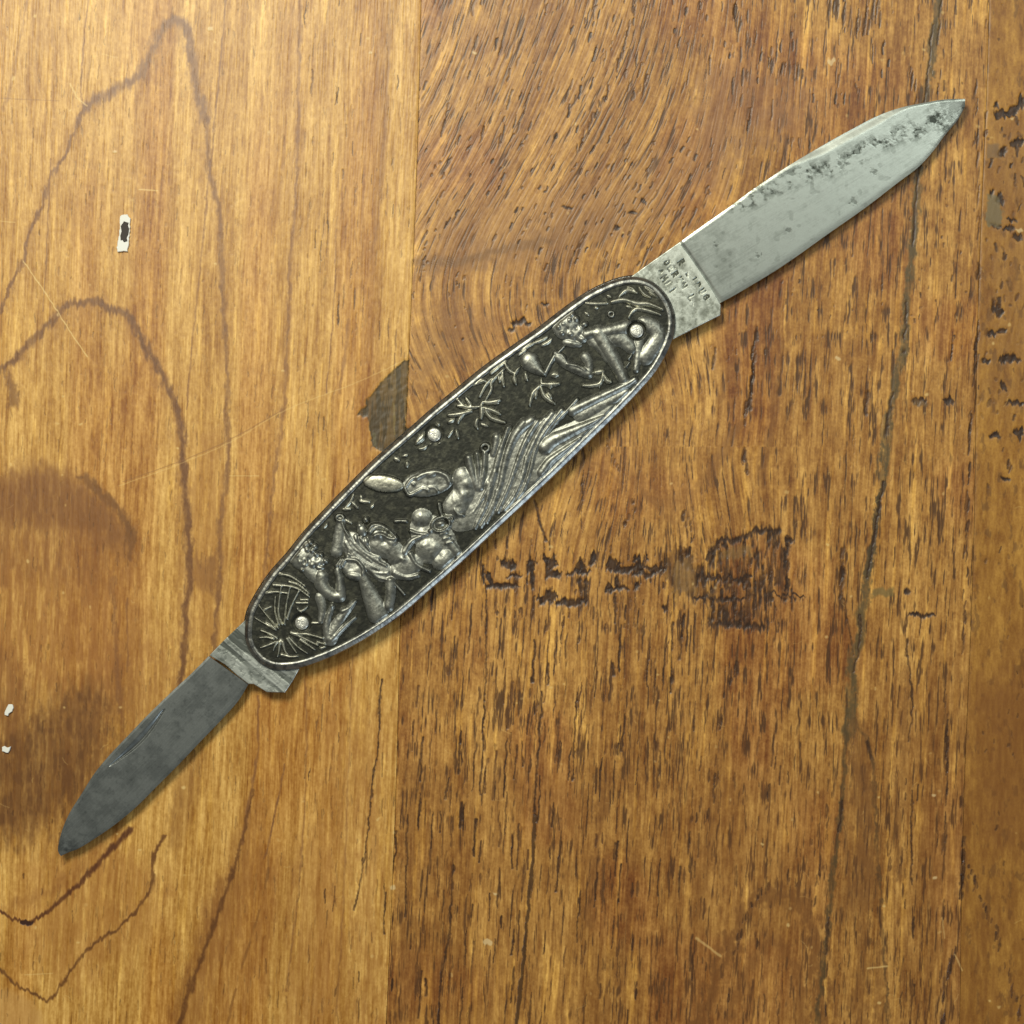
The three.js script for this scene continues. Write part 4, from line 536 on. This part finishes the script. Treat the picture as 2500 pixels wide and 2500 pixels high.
// ------------------------------------------------------------------ blades
function steelMap(box, w, h, base, fn) {
  const d = new Uint8Array(w * h * 4), b = new Uint8Array(w * h * 4);
  for (let j = 0; j < h; j++) for (let i = 0; i < w; i++) {
    const x = box[0] + (i + 0.5) / w * box[2], y = box[1] + (j + 0.5) / h * box[3], k = (j * w + i) * 4;
    const [c, hh] = fn(x, y, base); for (let q = 0; q < 3; q++) { d[k + q] = clamp(c[q], 0, 255); b[k + q] = clamp(hh) * 255; } d[k + 3] = b[k + 3] = 255;
  }
  return [tex(d, w, h, true), tex(b, w, h, false)];
}
const segDist = (x, y, P) => { let m = 1e9; for (let i = 1; i < P.length; i++) { const ex = P[i][0] - P[i - 1][0], ey = P[i][1] - P[i - 1][1], t = clamp(((x - P[i - 1][0]) * ex + (y - P[i - 1][1]) * ey) / (ex * ex + ey * ey || 1)); m = Math.min(m, Math.hypot(x - P[i - 1][0] - ex * t, y - P[i - 1][1] - ey * t)); } return m; };
function bladeGeometry(spine, edge, o) {
  const A = spline(spine, 5), Bq = spline(edge, 5), n = o.n, m = o.m;
  const along = (P) => { let L = 0; const l = [0]; for (let i = 1; i < P.length; i++) l.push(L += Math.hypot(P[i][0] - P[i - 1][0], P[i][1] - P[i - 1][1])); return (t) => { const s = t * L; let i = 1; while (i < l.length - 1 && l[i] < s) i++; const f = clamp((s - l[i - 1]) / (l[i] - l[i - 1] || 1)); return [lerp(P[i - 1][0], P[i][0], f), lerp(P[i - 1][1], P[i][1], f)]; }; };
  const fa = along(A), fb = along(Bq), pos = [], uv = [], idx = [];
  const put = (x, y, h) => { const w = W(x, y, o.yc * MM); pos.push(w[0], h * MM, w[2]); uv.push((x - o.box[0]) / o.box[2], (y - o.box[1]) / o.box[3]); return pos.length / 3 - 1; };
  const prof = (t, s, wd, x, y) => { const half = (s < 0.95 ? lerp(o.ts, 0.26, Math.pow(s / 0.95, 1.1)) : lerp(0.26, o.te, (s - 0.95) / 0.05)) / 2 * (1 - 0.25 * t), c = o.chamfer(t), ds = s * wd; return half - (ds < c ? (c - ds) * S / MM * o.steep : 0); };
  const top = [], bot = [];
  for (let i = 0; i <= n; i++) {
    const t = i / n, a = fa(t), b = fb(t), wd = Math.hypot(a[0] - b[0], a[1] - b[1]), rt = [], rb = [];
    for (let j = 0; j <= m; j++) { const s = Math.pow(j / m, 1.25), x = lerp(a[0], b[0], s), y = lerp(a[1], b[1], s), p = Math.max(prof(t, s, wd, x, y), 0.02); rt.push(put(x, y, o.yc + p - (o.dent ? Math.min(o.dent(x, y), p) : 0))); }
    for (let j = 0; j <= m; j++) { const s = Math.pow(j / m, 1.25), x = lerp(a[0], b[0], s), y = lerp(a[1], b[1], s), p = Math.max(prof(t, s, wd, x, y), 0.02); rb.push(put(x, y, o.yc - p)); }
    top.push(rt); bot.push(rb);
  }
  for (let i = 0; i < n; i++) for (let j = 0; j < m; j++) { idx.push(top[i][j], top[i][j + 1], top[i + 1][j], top[i][j + 1], top[i + 1][j + 1], top[i + 1][j]); idx.push(bot[i][j], bot[i + 1][j], bot[i][j + 1], bot[i][j + 1], bot[i + 1][j], bot[i + 1][j + 1]); }
  const dupe = (k) => { pos.push(pos[3 * k], pos[3 * k + 1], pos[3 * k + 2]); uv.push(uv[2 * k], uv[2 * k + 1]); return pos.length / 3 - 1; };
  const band = (P, Q, flip) => { const a = P.map(dupe), b = Q.map(dupe); for (let i = 0; i < a.length - 1; i++) flip ? idx.push(a[i], b[i], a[i + 1], a[i + 1], b[i], b[i + 1]) : idx.push(a[i], a[i + 1], b[i], a[i + 1], b[i + 1], b[i]); };
  band(top.map((r) => r[0]), bot.map((r) => r[0]), false); band(top.map((r) => r[m]), bot.map((r) => r[m]), true); band(top[0], bot[0], true); band(top[n], bot[n], false);
  const g = new THREE.BufferGeometry(); g.setAttribute('position', new THREE.Float32BufferAttribute(pos, 3)); g.setAttribute('uv', new THREE.Float32BufferAttribute(uv, 2)); g.setIndex(idx); g.computeVertexNormals();
  const ny = g.attributes.normal; if (ny.getY(top[n >> 1][m >> 1]) < 0) { for (let t = 0; t < idx.length; t += 3) { const q = idx[t + 1]; idx[t + 1] = idx[t + 2]; idx[t + 2] = q; } g.setIndex(idx); g.computeVertexNormals(); }
  return g;
}
// large blade
const bigBox = [1640, 225, 740, 530];
const stainLine = [[1800, 500], [1870, 462], [1960, 425], [2020, 410], [2090, 378], [2150, 345], [2210, 325], [2260, 315], [2310, 285], [2340, 265]];
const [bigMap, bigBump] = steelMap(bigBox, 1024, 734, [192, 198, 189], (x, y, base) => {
  const ds = segDist(x, y, stainLine), a = fbm(x * 0.045, y * 0.045), b = fbm(x * 0.13 + 40, y * 0.13), streak = noise((x * 0.86 - y * 0.52) * 0.03, (x * 0.52 + y * 0.86) * 0.5);
  const soft1 = fbm(x * 0.055 + 3, y * 0.055), fine = fbm(x * 0.2 + 40, y * 0.2);
  let v = 0.50 * smooth(40, 4, ds) * smooth(0.40, 0.66, soft1) + 0.45 * smooth(34, 4, ds) * smooth(0.5, 0.66, b) * smooth(0.42, 0.6, soft1) + 0.10 * (fine - 0.5) + 0.20 * (a - 0.45) + 0.12 * (b - 0.5) + 0.10 * (streak - 0.5) + 0.09 * (noise((x * 0.86 - y * 0.52) * 0.02 + 9, (x * 0.52 + y * 0.86) * 0.9) - 0.5);
  v += smooth(0.80, 0.9, noise(x * 0.06 + 90, y * 0.06 + 31)) * 0.14;
  const tipd = Math.hypot(x - 2300, y - 285); v += 0.35 * smooth(60, 10, tipd) * smooth(0.35, 0.6, b);
  const heel = Math.hypot((x - 1720) / 1.0, (y - 640)); v += 0.16 * smooth(150, 60, heel) * smooth(0.25, 0.7, fbm(x * 0.05 + 7, y * 0.05));  // mottled darkening round the heel stands in for a dimmer reflection
  for (const [sx, sy, sr] of [[1852, 621, 6], [1746, 597, 6], [1925, 560, 7], [2208, 328, 8], [2135, 416, 8], [2085, 490, 9], [1995, 415, 12], [1890, 445, 8], [2165, 345, 8], [2280, 290, 10]]) v += 0.42 * smooth(sr * 1.3, sr * 0.3, Math.hypot(x - sx, y - sy) + 22 * (fine - 0.5));
  v = clamp(v); const n = 6 * (noise(x * 0.5, y * 0.5) - 0.5);
  return [[base[0] - 118 * v + n, base[1] - 120 * v + n, base[2] - 118 * v + n], 0.6 - 0.5 * v + 0.15 * b];
});
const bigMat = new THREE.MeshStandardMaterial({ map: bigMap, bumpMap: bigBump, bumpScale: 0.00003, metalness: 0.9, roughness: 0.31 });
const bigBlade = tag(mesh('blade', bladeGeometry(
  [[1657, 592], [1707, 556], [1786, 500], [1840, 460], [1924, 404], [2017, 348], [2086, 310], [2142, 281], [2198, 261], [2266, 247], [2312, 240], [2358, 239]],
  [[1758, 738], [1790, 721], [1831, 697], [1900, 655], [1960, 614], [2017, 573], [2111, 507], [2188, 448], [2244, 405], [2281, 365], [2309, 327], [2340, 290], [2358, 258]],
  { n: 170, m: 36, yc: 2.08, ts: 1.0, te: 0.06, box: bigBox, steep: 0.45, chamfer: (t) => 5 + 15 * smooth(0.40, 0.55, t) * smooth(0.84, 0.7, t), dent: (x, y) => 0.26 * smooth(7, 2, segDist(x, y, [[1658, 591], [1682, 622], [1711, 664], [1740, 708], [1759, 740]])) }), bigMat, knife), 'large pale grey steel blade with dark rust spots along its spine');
const bigTangBox = [1490, 580, 280, 280];
// worn maker's stamp: stroke letters, width to the lower right, tops towards the blade
const GLY = { O: [[[0.1, 0.2], [0.1, 0.8], [0.4, 1], [0.7, 0.8], [0.7, 0.2], [0.4, 0], [0.1, 0.2]]], E: [[[0.7, 0], [0.1, 0], [0.1, 1], [0.7, 1]], [[0.1, 0.5], [0.5, 0.5]]], D: [[[0.1, 0], [0.1, 1], [0.5, 0.9], [0.7, 0.5], [0.5, 0.1], [0.1, 0]]], U: [[[0.1, 1], [0.1, 0.2], [0.4, 0], [0.7, 0.2], [0.7, 1]]], G: [[[0.7, 0.85], [0.4, 1], [0.1, 0.7], [0.1, 0.25], [0.4, 0], [0.7, 0.2], [0.7, 0.5], [0.45, 0.5]]], A: [[[0, 0], [0.4, 1], [0.8, 0]], [[0.2, 0.4], [0.6, 0.4]]], M: [[[0, 0], [0.1, 1], [0.4, 0.4], [0.7, 1], [0.8, 0]]], L: [[[0.1, 1], [0.1, 0], [0.7, 0]]], I: [[[0.35, 0], [0.35, 1]]], N: [[[0.1, 0], [0.1, 1], [0.7, 0], [0.7, 1]]], R: [[[0.1, 0], [0.1, 1], [0.6, 0.9], [0.6, 0.55], [0.1, 0.5], [0.7, 0]]], C: [[[0.7, 0.85], [0.4, 1], [0.1, 0.7], [0.1, 0.25], [0.4, 0], [0.7, 0.15]]] };
const RIGHT = [0.575, 0.818], UP = [0.818, -0.575], stampLines = [];
function stampText(text, x, y, h, pitch) { [...text].forEach((ch, i) => { if (GLY[ch]) for (const g of GLY[ch]) stampLines.push(g.map(([a, b]) => [x + RIGHT[0] * (i * pitch + a * h * 0.85) + UP[0] * b * h, y + RIGHT[1] * (i * pitch + a * h * 0.85) + UP[1] * b * h])); }); }
stampText(' R LIDUG', 1645, 625, 15, 17.5); stampText('OERMN LC', 1620, 640, 15, 17.5); stampText('AMLI', 1603, 664, 15, 18);
const [tangMap, tangBump] = steelMap(bigTangBox, 512, 512, [200, 205, 194], (x, y, base) => {
  const b = fbm(x * 0.15, y * 0.15), a = fbm(x * 0.06 + 9, y * 0.06), dist = (x - 1659) * 0.818 + (y - 591) * -0.575;
  const inText = smooth(-88, -60, dist) ;
  let v = 0.26 * smooth(0.36, 0.72, b) * smooth(596, 640, y) + 0.26 * smooth(0.4, 0.7, a);
  v *= 1 - 0.7 * smooth(-16, -6, dist);
  for (const [sx, sy, sr] of [[1662, 636, 14], [1668, 648, 12], [1692, 790, 12], [1665, 783, 14], [1720, 765, 16], [1616, 668, 10], [1668, 742, 12]]) v += 0.28 * smooth(sr * 1.2, sr * 0.2, Math.hypot(x - sx, y - sy) + 12 * (b - 0.5));
  const ink = smooth(3.0, 1.2, Math.min(...stampLines.map((p) => segDist(x, y, p)))) * smooth(0.25, 0.7, noise(x * 0.07 + 3, y * 0.07)); v = Math.max(clamp(v), 0.95 * ink);
  return [[base[0] - 130 * v, base[1] - 132 * v, base[2] - 132 * v], 0.7 - 0.6 * ink - 0.2 * v];
});
const tangMat = new THREE.MeshStandardMaterial({ map: tangMap, bumpMap: tangBump, bumpScale: 0.00008, metalness: 0.75, roughness: 0.4 });
tag(mesh('tang', slab([[1540, 675], [1583, 644], [1658, 591], [1682, 622], [1711, 664], [1740, 708], [1760, 744], [1759, 768], [1697, 799], [1645, 826], [1600, 848], [1545, 830], [1515, 780], [1510, 720]], 1.42, 2.80, 1.8, bigTangBox), tangMat, bigBlade), 'stained tang of the large blade with a worn stamp');
// small blade
const smallBox = [125, 1500, 500, 610];
const [smallMap, smallBump] = steelMap(smallBox, 640, 780, [132, 136, 133], (x, y, base) => {
  const b = fbm(x * 0.12, y * 0.12), a = fbm(x * 0.035 + 4, y * 0.035);
  let v = 0.36 * smooth(0.35, 0.75, a) + 0.22 * smooth(0.6, 0.78, b) + 0.22 * (noise((x * 0.7 - y * 0.71) * 0.03, (x * 0.71 + y * 0.7) * 0.8) - 0.4); v += 0.5 * smooth(40, 8, Math.hypot(x - 158, y - 2066)) * smooth(0.3, 0.6, b);
  v = clamp(v); const n = 8 * (noise(x * 0.4, y * 0.4) - 0.5); return [[base[0] - 52 * v + n, base[1] - 52 * v + n, base[2] - 50 * v + n], 0.6 - 0.3 * v + 0.2 * b];
});
const smallMat = new THREE.MeshStandardMaterial({ map: smallMap, bumpMap: smallBump, bumpScale: 0.00003, metalness: 0.8, roughness: 0.42 });
const nickA = [398, 1731], nickB = [266, 1870];
const nick = (x, y) => { const ex = nickB[0] - nickA[0], ey = nickB[1] - nickA[1], L = Math.hypot(ex, ey), t = ((x - nickA[0]) * ex + (y - nickA[1]) * ey) / (L * L); if (t < 0 || t > 1) return 0; const q = ((x - nickA[0]) * -ey + (y - nickA[1]) * ex) / L, w = 19 * Math.pow(Math.sin(Math.PI * clamp(t * 0.92 + 0.06)), 0.8) * (0.6 + 0.7 * t * (1 - t) * 2), s = -q / w; return s < 0 || s > 1 ? 0 : 0.42 * (s < 0.75 ? s / 0.75 : 1 - (s - 0.75) / 0.25); };
const smallBlade = tag(mesh('blade', bladeGeometry(
  [[508, 1602], [462, 1648], [423, 1684], [359, 1746], [307, 1800], [268, 1841], [229, 1888], [198, 1937], [170, 1981], [152, 2020], [141, 2058], [139, 2078], [145, 2090]],
  [[604, 1671], [579, 1712], [540, 1756], [488, 1810], [436, 1865], [385, 1916], [333, 1968], [281, 2012], [229, 2048], [190, 2072], [165, 2082], [146, 2091]],
  { n: 220, m: 64, yc: 2.05, ts: 0.95, te: 0.06, box: smallBox, steep: 0.45, chamfer: () => 5, dent: nick }), smallMat, knife), 'small dark grey steel blade with a crescent nail nick');
const smallTangBox = [490, 1480, 270, 230];
const [stMap, stBump] = steelMap(smallTangBox, 384, 328, [196, 201, 193], (x, y, base) => {
  const q = (x - 560) * 0.64 + (y - 1600) * -0.77, s = (x - 560) * 0.77 + (y - 1600) * 0.64, a = noise(q * 0.09 + 5, s * 0.012), b = fbm(x * 0.09, y * 0.09), e = noise(q * 0.25, s * 0.03);
  let v = clamp(0.75 * smooth(0.42, 0.75, a) + 0.35 * smooth(0.45, 0.7, b) + 0.3 * (e - 0.5) + 0.30 * smooth(560, 530, s + 530));
  return [[base[0] - 92 * v, base[1] - 92 * v, base[2] - 90 * v], 0.6 - 0.4 * v + 0.2 * e];
});
const stMat = new THREE.MeshStandardMaterial({ map: stMap, bumpMap: stBump, bumpScale: 0.00008, metalness: 0.8, roughness: 0.4 });
tag(mesh('tang', slab([[620, 1490], [591, 1520], [543, 1566], [510, 1600], [548, 1622], [582, 1652], [606, 1670], [618, 1670], [651, 1690], [694, 1691], [713, 1663], [729, 1634], [742, 1570], [700, 1500]], 1.40, 2.80, 1.8, smallTangBox), stMat, smallBlade), 'pale scratched tang of the small blade');

// ================================================================== white flecks stuck to the table
const fleckMat = new THREE.MeshStandardMaterial({ color: new THREE.Color().setRGB(0.86, 0.85, 0.76), roughness: 0.5 });
const grimeMat = new THREE.MeshStandardMaterial({ color: new THREE.Color().setRGB(0.045, 0.035, 0.025), roughness: 0.7 });
const ragged = (P) => P.flatMap((p, i) => { const q = P[(i + 1) % P.length], n = Math.max(1, Math.round(Math.hypot(q[0] - p[0], q[1] - p[1]) / 5)); return Array.from({ length: n }, (_, k) => [lerp(p[0], q[0], k / n) + rr(-1.1, 1.1), lerp(p[1], q[1], k / n) + rr(-1.1, 1.1)]); });
function fleck(name, label, P, h = 0.32) { const g = slab(ragged(P), 0.0, h, 1.2, null, 0); const m = mesh(name, g, fleckMat); tag(m, label, 'paint fleck'); return m; }
const strip = fleck('paint_fleck', 'oblong white paint fleck with a dark gritty middle', [[294, 529], [304, 524], [312, 525], [319, 534], [318, 560], [316, 590], [312, 614], [288, 615], [286, 606], [291, 580], [294, 550]]);
const grit = mesh('grit', slab([[301, 546], [304, 541], [309, 543], [316, 545], [314, 552], [317, 560], [315, 574], [311, 582], [313, 590], [304, 593], [300, 587], [296, 589], [295, 576], [298, 566], [296, 553]], 0.12, 0.38, 1.5, null, 0), grimeMat, strip); grit.userData.label = 'dark grit on the fleck';
fleck('paint_fleck', 'small white paint fleck, rounded with a short tail', [[17, 1728], [22, 1720], [31, 1720], [35, 1729], [30, 1737], [22, 1741], [20, 1747], [13, 1746], [12, 1738]]);
fleck('paint_fleck', 'tiny square white paint fleck', [[6, 1824], [12, 1820], [18, 1825], [27, 1821], [25, 1832], [20, 1838], [6, 1834]]);
{ let n = 0; for (const o of scene.children) if (o.name === 'paint_fleck') { if (n) o.name += '_' + String(n).padStart(3, '0'); n++; } }

renderer.render(scene, camera);
